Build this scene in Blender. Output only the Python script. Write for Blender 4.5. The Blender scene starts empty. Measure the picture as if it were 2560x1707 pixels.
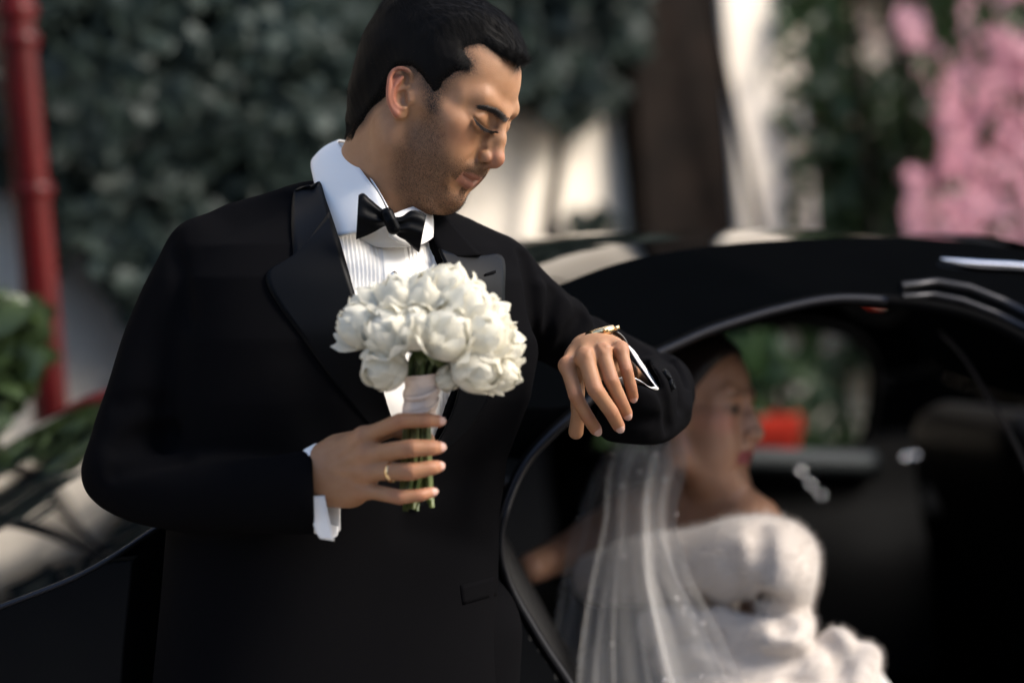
import bpy, bmesh, math, random
import numpy as np
from mathutils import Vector, Matrix
from mathutils.bvhtree import BVHTree

SC = bpy.context.scene
COL = SC.collection

# ------------------------------------------------------------------ camera, sky, sun, exposure
PW, PH, FK = 2560.0, 1707.0, 2560.0 * 85.0 / 36.0
CAM_Z, PITCH, ROLL = 1.40, math.radians(-2.5), math.radians(-4.7)
_f = np.array([0, math.cos(PITCH), math.sin(PITCH)])
_r0 = np.array([1.0, 0, 0])
_u0 = np.array([0, -math.sin(PITCH), math.cos(PITCH)])
_r = math.cos(ROLL) * _r0 + math.sin(ROLL) * _u0
_u = -math.sin(ROLL) * _r0 + math.cos(ROLL) * _u0
VIEW = np.stack([_r, _f, _u], 1)              # view axes (right, forward, up) -> world
CAM = np.array([0, 0, CAM_Z])


def to_world(p):
    return np.asarray(p, float) @ VIEW.T + CAM


def V(px, py, d):
    """photo pixel and distance -> point in the viewer's axes (right, forward, up), metres"""
    return np.array([(px - PW / 2) * d / FK, d, -(py - PH / 2) * d / FK])


def W(px, py, d):
    return to_world(V(px, py, d))


cam_d = bpy.data.cameras.new('camera')
cam = bpy.data.objects.new('camera', cam_d)
COL.objects.link(cam)
cam.matrix_world = Matrix(((_r[0], _u[0], -_f[0], 0), (_r[1], _u[1], -_f[1], 0),
                           (_r[2], _u[2], -_f[2], CAM_Z), (0, 0, 0, 1)))
cam_d.lens = 85
cam_d.sensor_width = 36
cam_d.clip_start = 0.05
cam_d.clip_end = 500
cam_d.dof.use_dof = True
cam_d.dof.focus_distance = 3.06
cam_d.dof.aperture_fstop = 1.6
SC.camera = cam

wd = bpy.data.worlds.new('World')
SC.world = wd
wd.use_nodes = True
wn = wd.node_tree
bgn = wn.nodes['Background']
sky = wn.nodes.new('ShaderNodeTexSky')
sky.sky_type = 'NISHITA'
sky.sun_disc = False
SUN_EL, SUN_AZ = math.radians(38), math.radians(102)   # azimuth clockwise from the direction the camera faces
sky.sun_elevation = SUN_EL
sky.sun_rotation = SUN_AZ
sky.air_density = 1.0
sky.dust_density = 2.0
wn.links.new(sky.outputs[0], bgn.inputs[0])
bgn.inputs[1].default_value = 0.15
sun_d = bpy.data.lights.new('sun', 'SUN')
sun_d.energy = 2.1
sun_d.angle = math.radians(24)
sun_d.color = (1.0, 0.93, 0.84)
sun = bpy.data.objects.new('sun', sun_d)
COL.objects.link(sun)
_sd = Vector((math.sin(SUN_AZ) * math.cos(SUN_EL), math.cos(SUN_AZ) * math.cos(SUN_EL), math.sin(SUN_EL)))
sun.rotation_euler = _sd.to_track_quat('Z', 'Y').to_euler()
sun.location = (4, -3, 5)
SC.view_settings.view_transform = 'Standard'
SC.view_settings.look = 'None'
SC.view_settings.exposure = 1.42
SC.view_settings.gamma = 1.0
SC.render.engine = 'CYCLES'
SC.cycles.use_denoising = True
SC.cycles.max_bounces = 8
SC.cycles.transparent_max_bounces = 24

# ------------------------------------------------------------------ materials
def mat(name, color=(.5, .5, .5), rough=.6, **kw):
    m = bpy.data.materials.new(name)
    m.use_nodes = True
    b = m.node_tree.nodes['Principled BSDF']
    b.inputs['Base Color'].default_value = (*color, 1)
    b.inputs['Roughness'].default_value = rough
    for k, v in kw.items():
        k = k.replace('_', ' ')
        b.inputs[k].default_value = v
    return m


def nodes(m):
    t = m.node_tree
    return t, t.nodes, t.links, t.nodes['Principled BSDF']


def noise_color(m, c0, c1, scale, detail=4, lo=.35, hi=.65, coord='Object', rough=None):
    """mottled colour from a noise texture"""
    t, N, L, b = nodes(m)
    tc = N.new('ShaderNodeTexCoord'); nz = N.new('ShaderNodeTexNoise')
    nz.inputs['Scale'].default_value = scale; nz.inputs['Detail'].default_value = detail
    cr = N.new('ShaderNodeValToRGB')
    cr.color_ramp.elements[0].position = lo; cr.color_ramp.elements[0].color = (*c0, 1)
    cr.color_ramp.elements[1].position = hi; cr.color_ramp.elements[1].color = (*c1, 1)
    L.new(tc.outputs[coord], nz.inputs['Vector']); L.new(nz.outputs['Fac'], cr.inputs[0])
    L.new(cr.outputs[0], b.inputs['Base Color'])
    return nz, cr


def bump(m, scale, strength, dist=.001, detail=3, tex='NOISE', coord='Object'):
    t, N, L, b = nodes(m)
    tc = N.new('ShaderNodeTexCoord')
    if tex == 'NOISE':
        x = N.new('ShaderNodeTexNoise'); x.inputs['Detail'].default_value = detail; out = x.outputs['Fac']
    else:
        x = N.new('ShaderNodeTexVoronoi'); out = x.outputs['Distance']
    x.inputs['Scale'].default_value = scale
    bp = N.new('ShaderNodeBump'); bp.inputs['Strength'].default_value = strength; bp.inputs['Distance'].default_value = dist
    L.new(tc.outputs[coord], x.inputs['Vector']); L.new(out, bp.inputs['Height']); L.new(bp.outputs[0], b.inputs['Normal'])


# ------------------------------------------------------------------ objects
def mesh_obj(name, verts, faces, m=None, parent=None, smooth=True, view=False):
    """one mesh object; verts in world space (or viewer's axes with view=True)"""
    verts = np.asarray(verts, float).reshape(-1, 3)
    if view:
        verts = to_world(verts)
    off = np.zeros(3)
    if parent is None:
        lo, hi = verts.min(0), verts.max(0)
        off = np.array([(lo[0] + hi[0]) / 2, (lo[1] + hi[1]) / 2, lo[2]])
    else:
        off = np.array(parent_base(parent))
    me = bpy.data.meshes.new(name)
    if isinstance(faces, np.ndarray) and faces.ndim == 2:
        k = faces.shape[1]
        me.vertices.add(len(verts)); me.vertices.foreach_set('co', (verts - off).astype(np.float32).ravel())
        me.loops.add(faces.size); me.loops.foreach_set('vertex_index', faces.astype(np.int32).ravel())
        me.polygons.add(len(faces))
        me.polygons.foreach_set('loop_start', np.arange(0, faces.size, k, dtype=np.int32))
        me.update(calc_edges=True)
        me.validate()
    else:
        me.from_pydata([tuple(v) for v in (verts - off)], [], [tuple(int(i) for i in f) for f in faces])
        me.update()
    if smooth:
        me.polygons.foreach_set('use_smooth', np.ones(len(me.polygons), dtype=bool))
    if m is not None:
        for mm in (m if isinstance(m, (list, tuple)) else [m]):
            me.materials.append(mm)
    o = bpy.data.objects.new(name, me)
    COL.objects.link(o)
    if parent is not None:
        o.parent = parent
    else:
        o.location = off
    return o


def parent_base(p):
    b = np.zeros(3)
    while p is not None:
        b = b + np.array(p.location); p = p.parent
    return b


def tag(o, label=None, cat=None, group=None, kind=None):
    if label: o['label'] = label
    if cat: o['category'] = cat
    if group: o['group'] = group
    if kind: o['kind'] = kind
    return o


def empty(name, loc, label, cat, group=None):
    o = bpy.data.objects.new(name, None)
    COL.objects.link(o)
    o.location = loc
    o.empty_display_size = .1
    return tag(o, label, cat, group)


class MB:
    """collects pieces of one mesh (world space)"""
    def __init__(s): s.v = []; s.f = []; s.n = 0
    def add(s, v, f):
        v = np.asarray(v, float).reshape(-1, 3)
        s.v.append(v); s.f += [tuple(int(i) + s.n for i in q) for q in f]; s.n += len(v)
    def grid(s, P, closed_u=False, closed_v=False):
        P = np.asarray(P, float); a, b = P.shape[:2]
        s.add(P.reshape(-1, 3), grid_faces(a, b, closed_u, closed_v))
    def tube(s, pts, r, seg=8, caps=True):
        P, f = tube(pts, r, seg, caps); s.add(P, f)
    def box(s, c, size, R=None):
        h = np.array(size) / 2
        q = np.array([[x, y, z] for x in (-1, 1) for y in (-1, 1) for z in (-1, 1)]) * h
        if R is not None: q = q @ np.asarray(R).T
        s.add(q + np.array(c), [(0, 1, 3, 2), (4, 6, 7, 5), (0, 4, 5, 1), (2, 3, 7, 6), (0, 2, 6, 4), (1, 5, 7, 3)])
    def build(s, name, m, parent=None, smooth=True, view=False):
        return mesh_obj(name, np.concatenate(s.v), s.f, m, parent, smooth, view)


def grid_faces(a, b, cu=False, cv=False):
    f = []
    for i in range(a if cu else a - 1):
        for j in range(b if cv else b - 1):
            i2, j2 = (i + 1) % a, (j + 1) % b
            f.append((i * b + j, i2 * b + j, i2 * b + j2, i * b + j2))
    return f


def tube(pts, r, seg=8, caps=True):
    pts = np.asarray(pts, float); n = len(pts)
    r = np.broadcast_to(np.asarray(r, float), (n,))
    T = np.gradient(pts, axis=0); T /= np.linalg.norm(T, axis=1)[:, None] + 1e-12
    a = np.array([0, 0, 1.0]) if abs(T[0][2]) < .9 else np.array([1.0, 0, 0])
    N = np.cross(T[0], a); N /= np.linalg.norm(N)
    rings = []
    for i in range(n):
        N = N - T[i] * (N @ T[i]); N /= np.linalg.norm(N) + 1e-12
        Bn = np.cross(T[i], N)
        th = np.arange(seg) * 2 * math.pi / seg
        rings.append(pts[i] + r[i] * (np.cos(th)[:, None] * N + np.sin(th)[:, None] * Bn))
    P = np.concatenate(rings)
    f = grid_faces(n, seg, False, True)
    if caps:
        f.append(tuple(range(seg))[::-1]); f.append(tuple((n - 1) * seg + k for k in range(seg)))
    return P, f


def spline(pts, n):
    """Catmull-Rom through pts, n samples by chord length"""
    P = np.asarray(pts, float)
    if len(P) == 2:
        t = np.linspace(0, 1, n)[:, None]
        return P[0] * (1 - t) + P[1] * t
    d = np.r_[0, np.cumsum(np.maximum(np.linalg.norm(np.diff(P, axis=0), axis=1), 1e-9))]
    t = np.linspace(0, d[-1], n)
    m = np.gradient(P, d, axis=0)
    i = np.clip(np.searchsorted(d, t, side='right') - 1, 0, len(P) - 2)
    h = (d[i + 1] - d[i])[:, None]; s = ((t - d[i])[:, None]) / h
    return ((2 * s**3 - 3 * s**2 + 1) * P[i] + (s**3 - 2 * s**2 + s) * h * m[i]
            + (-2 * s**3 + 3 * s**2) * P[i + 1] + (s**3 - s**2) * h * m[i + 1])


# ------------------------------------------------------------------ soft-body modeller: distance functions -> mesh
class Body:
    """primitives blended smoothly, meshed in sparse blocks by surface nets; points in viewer's axes"""
    def __init__(s): s.p = []; s.frames = {None: (np.zeros(3), np.eye(3))}
    def frame(s, key, o, B): s.frames[key] = (np.asarray(o, float), np.asarray(B, float))   # columns of B = local axes

    def add(s, fn, lo, hi, op='u', k=.01, fr=None, thick=0.):
        lo, hi = np.asarray(lo, float), np.asarray(hi, float)
        o, B = s.frames[fr]
        c = np.array([[x, y, z] for x in (lo[0], hi[0]) for y in (lo[1], hi[1]) for z in (lo[2], hi[2])]) @ B.T + o
        s.p.append((op, k, fn, fr, c.min(0), c.max(0)))

    def ell(s, c, r, op='u', k=.01, fr=None, rot=None):
        c, r = np.asarray(c, np.float32), np.asarray(r, np.float32)
        R = None if rot is None else np.asarray(rot, np.float32)
        def fn(P):
            q = P - c
            if R is not None: q = q @ R
            k0 = np.sqrt(((q / r) ** 2).sum(1)); k1 = np.sqrt(((q / (r * r)) ** 2).sum(1))
            return k0 * (k0 - 1) / (k1 + 1e-6)
        e = np.full(3, r.max()) if rot is not None else r
        s.add(fn, c - e, c + e, op, k, fr)

    def cone(s, a, b, r1, r2=None, op='u', k=.01, fr=None):
        a, b = np.asarray(a, np.float32), np.asarray(b, np.float32)
        r2 = r1 if r2 is None else r2
        ba = b - a; L = float(ba @ ba) + 1e-12
        def fn(P):
            q = P - a
            t = np.clip((q @ ba) / L, 0, 1)
            return np.linalg.norm(q - t[:, None] * ba, axis=1) - (r1 + (r2 - r1) * t)
        m = max(r1, r2)
        s.add(fn, np.minimum(a, b) - m, np.maximum(a, b) + m, op, k, fr)

    def chain(s, pts, rs, op='u', k=.01, fr=None, n=0):
        """one rounded strand through pts (no bulges where the pieces meet)"""
        pts = np.asarray(pts, float); rs = np.asarray(rs, float)
        if n:
            q = spline(np.c_[pts, rs * 3], n); pts, rs = q[:, :3], q[:, 3] / 3
        A = pts.astype(np.float32); R = rs.astype(np.float32)
        def fn(P):
            d = None
            for i in range(len(A) - 1):
                ba = A[i + 1] - A[i]; q = P - A[i]
                t = np.clip((q @ ba) / (float(ba @ ba) + 1e-12), 0, 1)
                x = np.linalg.norm(q - t[:, None] * ba, axis=1) - (R[i] + (R[i + 1] - R[i]) * t)
                d = x if d is None else np.minimum(d, x)
            return d
        m = rs.max()
        s.add(fn, pts.min(0) - m, pts.max(0) + m, op, k, fr)

    def groove(s, pts, depth, width, fr=None, n=12):
        """soft furrow (or ridge, depth < 0) along a line"""
        A = spline(pts, n).astype(np.float32)
        def fn(P):
            d = None
            for i in range(len(A) - 1):
                ba = A[i + 1] - A[i]; q = P - A[i]
                t = np.clip((q @ ba) / (float(ba @ ba) + 1e-12), 0, 1)
                x = ((q - t[:, None] * ba) ** 2).sum(1)
                d = x if d is None else np.minimum(d, x)
            return depth * np.exp(-d / width ** 2)
        m = 2.6 * width
        s.add(fn, A.min(0) - m, A.max(0) + m, 'd', .001, fr)

    def hit(s, px, py, d0=2.5, d1=3.6):
        """where the viewer's ray through a photo pixel meets the surface"""
        dirn = V(px, py, 1.0); t = d0; nrm = np.linalg.norm(dirn)
        L_, H_ = dirn * d0, dirn * d1
        act = [i for i, p in enumerate(s.p) if (p[4][[0, 2]] < np.maximum(L_, H_)[[0, 2]] + .02).all() and (p[5][[0, 2]] > np.minimum(L_, H_)[[0, 2]] - .02).all()]
        for _ in range(80):
            d = float(s.ev((dirn * t)[None], act)[0])
            t += max(d, -.002) / nrm * .9
            if abs(d) < 1e-4 or t > d1: break
        return dirn * t

    def normal(s, p, e=.001):
        p = np.asarray(p); q = np.concatenate([p + np.eye(3) * e, p - np.eye(3) * e])
        d = s.ev(q); g = d[:3] - d[3:]
        return g / (np.linalg.norm(g) + 1e-9)

    def ev(s, P, act=None):
        P = P.astype(np.float32)
        d = np.full(len(P), 1.0, np.float32); loc = {}
        for i in (range(len(s.p)) if act is None else act):
            op, k, fn, fr, lo, hi = s.p[i]
            if fr not in loc:
                o, B = s.frames[fr]
                loc[fr] = P if fr is None else ((P - o.astype(np.float32)) @ B.astype(np.float32))
            x = fn(loc[fr])
            if op == 'u':
                h = np.maximum(k - np.abs(d - x), 0) / k
                d = np.minimum(d, x) - h * h * k * .25
            elif op == 's':
                x = -x
                h = np.maximum(k - np.abs(d - x), 0) / k
                d = np.maximum(d, x) + h * h * k * .25
            elif op == 'i':
                d = np.maximum(d, x)
            else:                      # 'd': displacement
                d = d + x
        return d

    def mesh(s, h, n=20, lo=None, hi=None):
        us = [p for p in s.p if p[0] == 'u']
        L = np.min([p[4] for p in us], 0) - 4 * h; H = np.max([p[5] for p in us], 0) + 4 * h
        if lo is not None: L = np.maximum(L, lo); H = np.minimum(H, hi)
        bs = n * h
        nb = np.ceil((H - L) / bs).astype(int)
        I = np.stack(np.meshgrid(*[np.arange(k) for k in nb], indexing='ij'), -1).reshape(-1, 3)
        C = L + (I + .5) * bs
        half = bs / 2 + 2 * h
        hit = np.zeros((len(C), len(s.p)), bool)
        for j, p in enumerate(s.p):
            e = half + p[1] + .004
            hit[:, j] = ((C + e > p[4]) & (C - e < p[5])).all(1)
        un = np.array([p[0] == 'u' for p in s.p])
        keep = hit[:, un].any(1)
        I, C, hit = I[keep], C[keep], hit[keep]
        dc = s.ev(C)
        keep = np.abs(dc) < bs * 1.35
        I, C, hit = I[keep], C[keep], hit[keep]
        tot = nb * n + 8
        def cid(i, j, k): return (i.astype(np.int64) * tot[1] + j) * tot[2] + k
        ax = np.arange(-1, n + 2)
        G = np.stack(np.meshgrid(ax, ax, ax, indexing='ij'), -1).reshape(-1, 3)
        m = n + 3
        Vs, Vi, Fs = [], [], []
        off = np.array([[x, y, z] for x in (0, 1) for y in (0, 1) for z in (0, 1)])
        edges = [(a, b) for a in range(8) for b in range(a + 1, 8) if np.abs(off[a] - off[b]).sum() == 1]
        for b in range(len(I)):
            base = I[b] * n
            P = L + (base + G) * h
            D = s.ev(P, np.nonzero(hit[b])[0]).reshape(m, m, m)
            if D.min() > 0 or D.max() < 0: continue
            ins = D < 0
            # cells owned: 0..n-1  (array index 1..n)
            cn = [D[1 + o[0]:1 + o[0] + n, 1 + o[1]:1 + o[1] + n, 1 + o[2]:1 + o[2] + n] for o in off]
            sg = sum((c < 0).astype(np.int8) for c in cn)
            ii, jj, kk = np.nonzero((sg > 0) & (sg < 8))
            if len(ii):
                cv = np.stack([c[ii, jj, kk] for c in cn], 1)
                acc = np.zeros((len(ii), 3)); cnt = np.zeros(len(ii))
                for a, c in edges:
                    va, vc = cv[:, a], cv[:, c]
                    x = (va < 0) != (vc < 0)
                    t = np.where(x, va / np.where(x, va - vc, 1), 0)
                    acc += np.where(x[:, None], off[a] + t[:, None] * (off[c] - off[a]), 0); cnt += x
                Vs.append(L + (base + np.stack([ii, jj, kk], 1) + acc / cnt[:, None]) * h)
                Vi.append(cid(ii + base[0] + 2, jj + base[1] + 2, kk + base[2] + 2))
            for ax_ in range(3):
                o = np.zeros(3, int); o[ax_] = 1
                A = ins[1:1 + n, 1:1 + n, 1:1 + n]
                Bq = ins[1 + o[0]:1 + o[0] + n, 1 + o[1]:1 + o[1] + n, 1 + o[2]:1 + o[2] + n]
                ii, jj, kk = np.nonzero(A != Bq)
                if not len(ii): continue
                fl = A[ii, jj, kk]
                c = np.stack([ii, jj, kk], 1) + base + 2
                u = np.zeros(3, int); w = np.zeros(3, int); u[(ax_ + 1) % 3] = 1; w[(ax_ + 2) % 3] = 1
                q = [cid(*(c - u - w).T), cid(*(c - w).T), cid(*c.T), cid(*(c - u).T)]
                F = np.stack(q, 1)
                F = np.where(fl[:, None], F, F[:, ::-1])
                Fs.append(F)
        Vx = np.concatenate(Vs); Vi = np.concatenate(Vi); F = np.concatenate(Fs)
        o = np.argsort(Vi); Vx, Vi = Vx[o], Vi[o]
        idx = np.searchsorted(Vi, F); idx = np.minimum(idx, len(Vi) - 1)
        ok = (Vi[idx] == F).all(1)
        return Vx, idx[ok]


def keep_largest(v, f):
    """drop stray bits: keep the largest connected piece"""
    n = len(v); lab = np.arange(n)
    e = np.concatenate([f[:, [0, 1]], f[:, [1, 2]], f[:, [2, 3]], f[:, [3, 0]]])
    while True:
        m = np.minimum(lab[e[:, 0]], lab[e[:, 1]])
        new = lab.copy()
        np.minimum.at(new, e[:, 0], m); np.minimum.at(new, e[:, 1], m)
        new = new[new]
        if (new == lab).all(): break
        lab = new
    u, c = np.unique(lab, return_counts=True)
    k = lab == u[c.argmax()]
    mp = np.cumsum(k) - 1
    f = f[k[f[:, 0]]]
    return v[k], mp[f], k


def color_attr(o, name, vals):
    a = o.data.attributes.new(name, 'FLOAT', 'POINT')
    a.data.foreach_set('value', np.asarray(vals, np.float32))


def smooth_noise(P, s, seed=0):
    """cheap smooth pseudo-noise in [-1,1]: sum of rotated sines"""
    rng = np.random.RandomState(seed); o = np.zeros(len(P))
    for i in range(6):
        d = rng.normal(size=3); d /= np.linalg.norm(d)
        o += np.sin((P @ d) * s * rng.uniform(.6, 1.6) + rng.uniform(0, 6.28))
    return o / 3.5


def poly_sd(xy, poly):
    """signed distance to a closed polygon (negative inside), any units"""
    p = np.asarray(poly, float); q = np.roll(p, -1, 0)
    d = np.full(len(xy), 1e18); sgn = np.zeros(len(xy), bool)
    for a, b in zip(p, q):
        e = b - a; w = xy - a
        t = np.clip((w @ e) / (e @ e + 1e-12), 0, 1)
        d = np.minimum(d, ((w - t[:, None] * e) ** 2).sum(1))
        c = ((a[1] > xy[:, 1]) != (b[1] > xy[:, 1]))
        with np.errstate(divide='ignore', invalid='ignore'):
            x = (b[0] - a[0]) * (xy[:, 1] - a[1]) / (b[1] - a[1] + 1e-18) + a[0]
        sgn ^= c & (xy[:, 0] < x)
    d = np.sqrt(d)
    return np.where(sgn, -d, d)


def to_px(P):
    """viewer's axes -> photo pixel"""
    return np.stack([PW / 2 + FK * P[:, 0] / P[:, 1], PH / 2 - FK * P[:, 2] / P[:, 1]], 1)


def sstep(x, a, b):
    t = np.clip((x - a) / (b - a), 0, 1)
    return t * t * (3 - 2 * t)


def hair_curves(name, P, rad, m, parent, view=True):
    """P: strands x points x 3"""
    P = np.asarray(P, float); ns, k = P.shape[:2]
    if view: P = to_world(P.reshape(-1, 3)).reshape(ns, k, 3)
    P = P - parent_base(parent)
    c = bpy.data.hair_curves.new(name)
    c.add_curves([k] * ns)
    c.attributes['position'].data.foreach_set('vector', P.astype(np.float32).ravel())
    a = c.attributes.get('radius') or c.attributes.new('radius', 'FLOAT', 'POINT')
    taper = np.linspace(1, .25, k)
    a.data.foreach_set('value', (np.asarray(rad) * np.ones(ns))[:, None].__mul__(taper[None]).astype(np.float32).ravel())
    c.materials.append(m)
    o = bpy.data.objects.new(name, c)
    COL.objects.link(o); o.parent = parent
    return o
# ------------------------------------------------------------------ the place: ground, garden wall, pillar, climbers
stone = mat('asphalt', (.05, .05, .05), .85)
noise_color(stone, (.038, .038, .040), (.062, .060, .058), 5, 8); bump(stone, 30, .3, .004)
def quad(name, pts, m, **k):
    return tag(mesh_obj(name, pts, [(0, 1, 2, 3)], m, None, False), **k)
g = mesh_obj('ground', [(-60, -60, 0), (60, -60, 0), (60, 60, 0), (-60, 60, 0)], [(0, 1, 2, 3)], stone, None, False)
tag(g, 'dark asphalt under the car and the man', kind='structure')

pv = mat('pale_paving', (.42, .39, .35), .8)  # unseen pale slabs added to bounce sunlight up into the car
noise_color(pv, (.36, .33, .29), (.47, .44, .40), 4, 6); bump(pv, 40, .3, .003)
mb = MB(); rp = np.random.RandomState(2)
for i in range(11):
    for j in range(4):
        dz = rp.uniform(-.002, .002)
        mb.box((-5.0 + i * .62 + (j % 2) * .2, 0.45 + j * .62, .055 + dz), (.606, .606, .11), None)
bounce_paving = mb.build('bounce_paving', pv, None, False); bounce_paving['kind'] = 'structure'
stucco = mat('cream_stucco', (.72, .65, .55), .85)
noise_color(stucco, (.62, .55, .46), (.78, .71, .61), 2.2, 8, .3, .7); bump(stucco, 90, .5, .004)
WA = math.radians(38)
WX = np.array([math.cos(WA), math.sin(WA), 0]); WN = np.array([math.sin(WA), -math.cos(WA), 0]); WO = np.array([0, 6.9, 0])
WR3 = np.stack([WX, -WN, [0, 0, 1.]], 1)


def wall_pt(u, g, z): return WO + WX * u + WN * g + np.array([0, 0, z])


def on_wall(px, py, g):
    """where the ray through a photo pixel meets the plane g metres in front of the wall"""
    px, py, g = np.broadcast_arrays(np.asarray(px, float), np.asarray(py, float), np.asarray(g, float))
    d = np.stack([(px - PW / 2) / FK, np.ones(px.shape), -(py - PH / 2) / FK], -1) @ VIEW.T
    o = WO + np.multiply.outer(g, WN)
    k = ((o - CAM) @ WN) / (d @ WN)
    return CAM + d * k[..., None]


mb = MB()
mb.box(wall_pt(0, -.15, 2.6), (30, .3, 5.2), WR3)
mb.box(wall_pt(0, -.11, 5.28), (30.2, .50, .16), WR3)
wall = tag(mb.build('garden_wall', stucco, None, False), 'long cream stucco wall with climbers behind the car', 'wall')

# brown pillar; beside it a plaster slab added so that wall strip catches sun
brown = mat('brown_timber', (.012, .009, .0075), .85)
noise_color(brown, (.006, .0042, .0033), (.012, .008, .006), 8, 6); bump(brown, 20, .4, .004)
def post(name, pxa, pxb, g, deep, m, label, cat):
    a, b_ = on_wall(pxa, 450, g), on_wall(pxb, 450, g)
    c = (a + b_) / 2; w = np.linalg.norm(b_ - a); mb = MB()
    for z0, z1, e in ((0, .25, .02), (.25, 4.2, 0), (4.2, 4.4, .03)):
        cc = c - WN * (deep / 2 - .001); cc[2] = (z0 + z1) / 2
        mb.box(cc, (w + 2 * e, deep + 2 * e, z1 - z0 - .002), WR3)
    o = mb.build(name, m, None, False)
    bv = o.modifiers.new('edge', 'BEVEL'); bv.width = .012; bv.segments = 2
    return tag(o, label, cat)
brown.node_tree.nodes['Principled BSDF'].inputs['Specular IOR Level'].default_value = .08
post('pillar', 1605, 1838, .10, .08, brown, 'dark brown square pillar standing before the cream wall', 'pillar')
post('sun_slab', 1842, 2035, .12, .115, stucco, 'pale plaster slab added beside the dark brown pillar to catch sun', 'sun_slab')

# red pole on the far left, with rings
redm = mat('red_paint', (.20, .010, .010), .38)
noise_color(redm, (.045, .0015, .0015), (.075, .002, .002), 6)
redm.node_tree.nodes['Principled BSDF'].inputs['Specular IOR Level'].default_value = .18
q0 = W(75, 450, 5.3)
mb = MB(); mb.tube([(q0[0], q0[1], z) for z in (0, 1, 2, 3, 3.4)], .040, 20)
for z_ in (W(50, 30, 5.3)[2], W(50, 105, 5.3)[2], W(50, 480, 5.3)[2]):
    P = [(q0[0], q0[1], z_ - .018), (q0[0], q0[1], z_ - .010), (q0[0], q0[1], z_ + .010), (q0[0], q0[1], z_ + .018)]
    mb.tube(P, [.041, .050, .050, .041], 20)
mb.tube([(q0[0], q0[1], 0), (q0[0], q0[1], .04), (q0[0], q0[1], .06)], [.11, .11, .05], 20)
tag(mb.build('pole', redm, None), 'round red painted pole with raised rings at the left', 'pole')

# leaves
rngl = np.random.RandomState(21)
def leaf_m(name, c0, c1, rough=.42, spec=.5, trans=.25):
    m = mat(name, c0, rough)
    noise_color(m, c0, c1, 1.7, 6, .30, .70)
    t, N, L, b = nodes(m)
    b.inputs['Specular IOR Level'].default_value = spec
    tr = N.new('ShaderNodeBsdfTranslucent'); tr.inputs[0].default_value = (*[min(x * 1.3, 1) for x in c1], 1)
    ms = N.new('ShaderNodeMixShader'); ms.inputs[0].default_value = trans
    out = [n for n in N if n.type == 'OUTPUT_MATERIAL'][0]
    L.new(b.outputs[0], ms.inputs[1]); L.new(tr.outputs[0], ms.inputs[2]); L.new(ms.outputs[0], out.inputs[0])
    return m
ivy_m = leaf_m('ivy_leaf', (.005, .010, .008), (.046, .066, .057), .55, .25)
shrub_m = leaf_m('shrub_leaf', (.012, .026, .012), (.035, .075, .022), .45, .4)
pink_m = leaf_m('pink_bract', (.42, .17, .22), (.62, .38, .44), .6, .2, .4)
fresh_m = leaf_m('fresh_leaf', (.016, .034, .010), (.045, .070, .022), .45)


def leaves(C, size, seed, out=(0, -1, .25), spread=.9, fold_=.25):
    """folded six-sided leaf at every centre; returns verts, faces"""
    r = np.random.RandomState(seed); n = len(C)
    nrm = np.array(out) + r.normal(0, spread, (n, 3)); nrm /= np.linalg.norm(nrm, axis=1)[:, None]
    a = r.normal(0, 1, (n, 3)) + np.array([0, 0, -.8]); a -= nrm * (a * nrm).sum(1)[:, None]; a /= np.linalg.norm(a, axis=1)[:, None]
    b_ = np.cross(nrm, a)
    s = size * r.uniform(.6, 1.25, n)[:, None]
    T = [(-.5, 0, 0), (-.1, .42, -fold_), (.25, .36, -fold_ * .8), (.62, 0, -.12), (.25, -.36, -fold_ * .8), (-.1, -.42, -fold_)]
    V_ = np.stack([C + s * (x * a + y * b_ + z * nrm) for x, y, z in T], 1).reshape(-1, 3)
    i = np.arange(n)[:, None] * 6
    F = np.concatenate([np.concatenate([i + 0, i + 1, i + 2, i + 3], 1), np.concatenate([i + 0, i + 3, i + 4, i + 5], 1)])
    return V_, F


def scatter(poly, n, d0, d1, holes=(), thin=0., seed=0, clump=7.0):
    """points in a region of the wall given by photo outline, between two distances, clumped"""
    r = np.random.RandomState(seed); poly = np.array(poly, float); lo, hi = poly.min(0), poly.max(0); out = []
    while sum(len(o) for o in out) < n:
        q = lo + r.rand(4000, 2) * (hi - lo)
        sd = poly_sd(q, poly)
        k = (sd < 0) & (r.rand(len(q)) < np.clip(-sd / (thin + 1e-6), 0, 1) if thin else sd < 0)
        for h in holes:
            c = np.array(h[:2]); k &= ~(((((q - c) / np.array(h[2:4])) ** 2).sum(1)) < 1 + r.normal(0, .25, len(q)))
        q = q[k]
        if clump:
            P3 = np.c_[q / 130., np.zeros(len(q))]
            q = q[smooth_noise(P3, clump * .35, seed) + r.normal(0, .5, len(q)) > -.35]
        g = d0 + (d1 - d0) * r.beta(1.0, 1.4, len(q))
        g = np.maximum(g + .05 * smooth_noise(np.c_[q / 90., np.zeros(len(q))], 1.3, seed + 1), .015)
        out.append(on_wall(q[:, 0], q[:, 1], g))
    return np.concatenate(out)[:n]


def climber(name, label, cat, leafm, C, size, stems, base, seed, part='foliage', **k):
    r0 = empty(name, base, label, cat)
    v, f = leaves(C, size, seed, **k)
    o = mesh_obj(part, v, f, leafm, r0, False); o['kind'] = 'stuff'
    mb = MB()
    for s in stems: mb.tube(spline(s, 24), np.linspace(.028, .008, 24), 7)
    mb.build('stem', brown, r0)
    return r0


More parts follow.
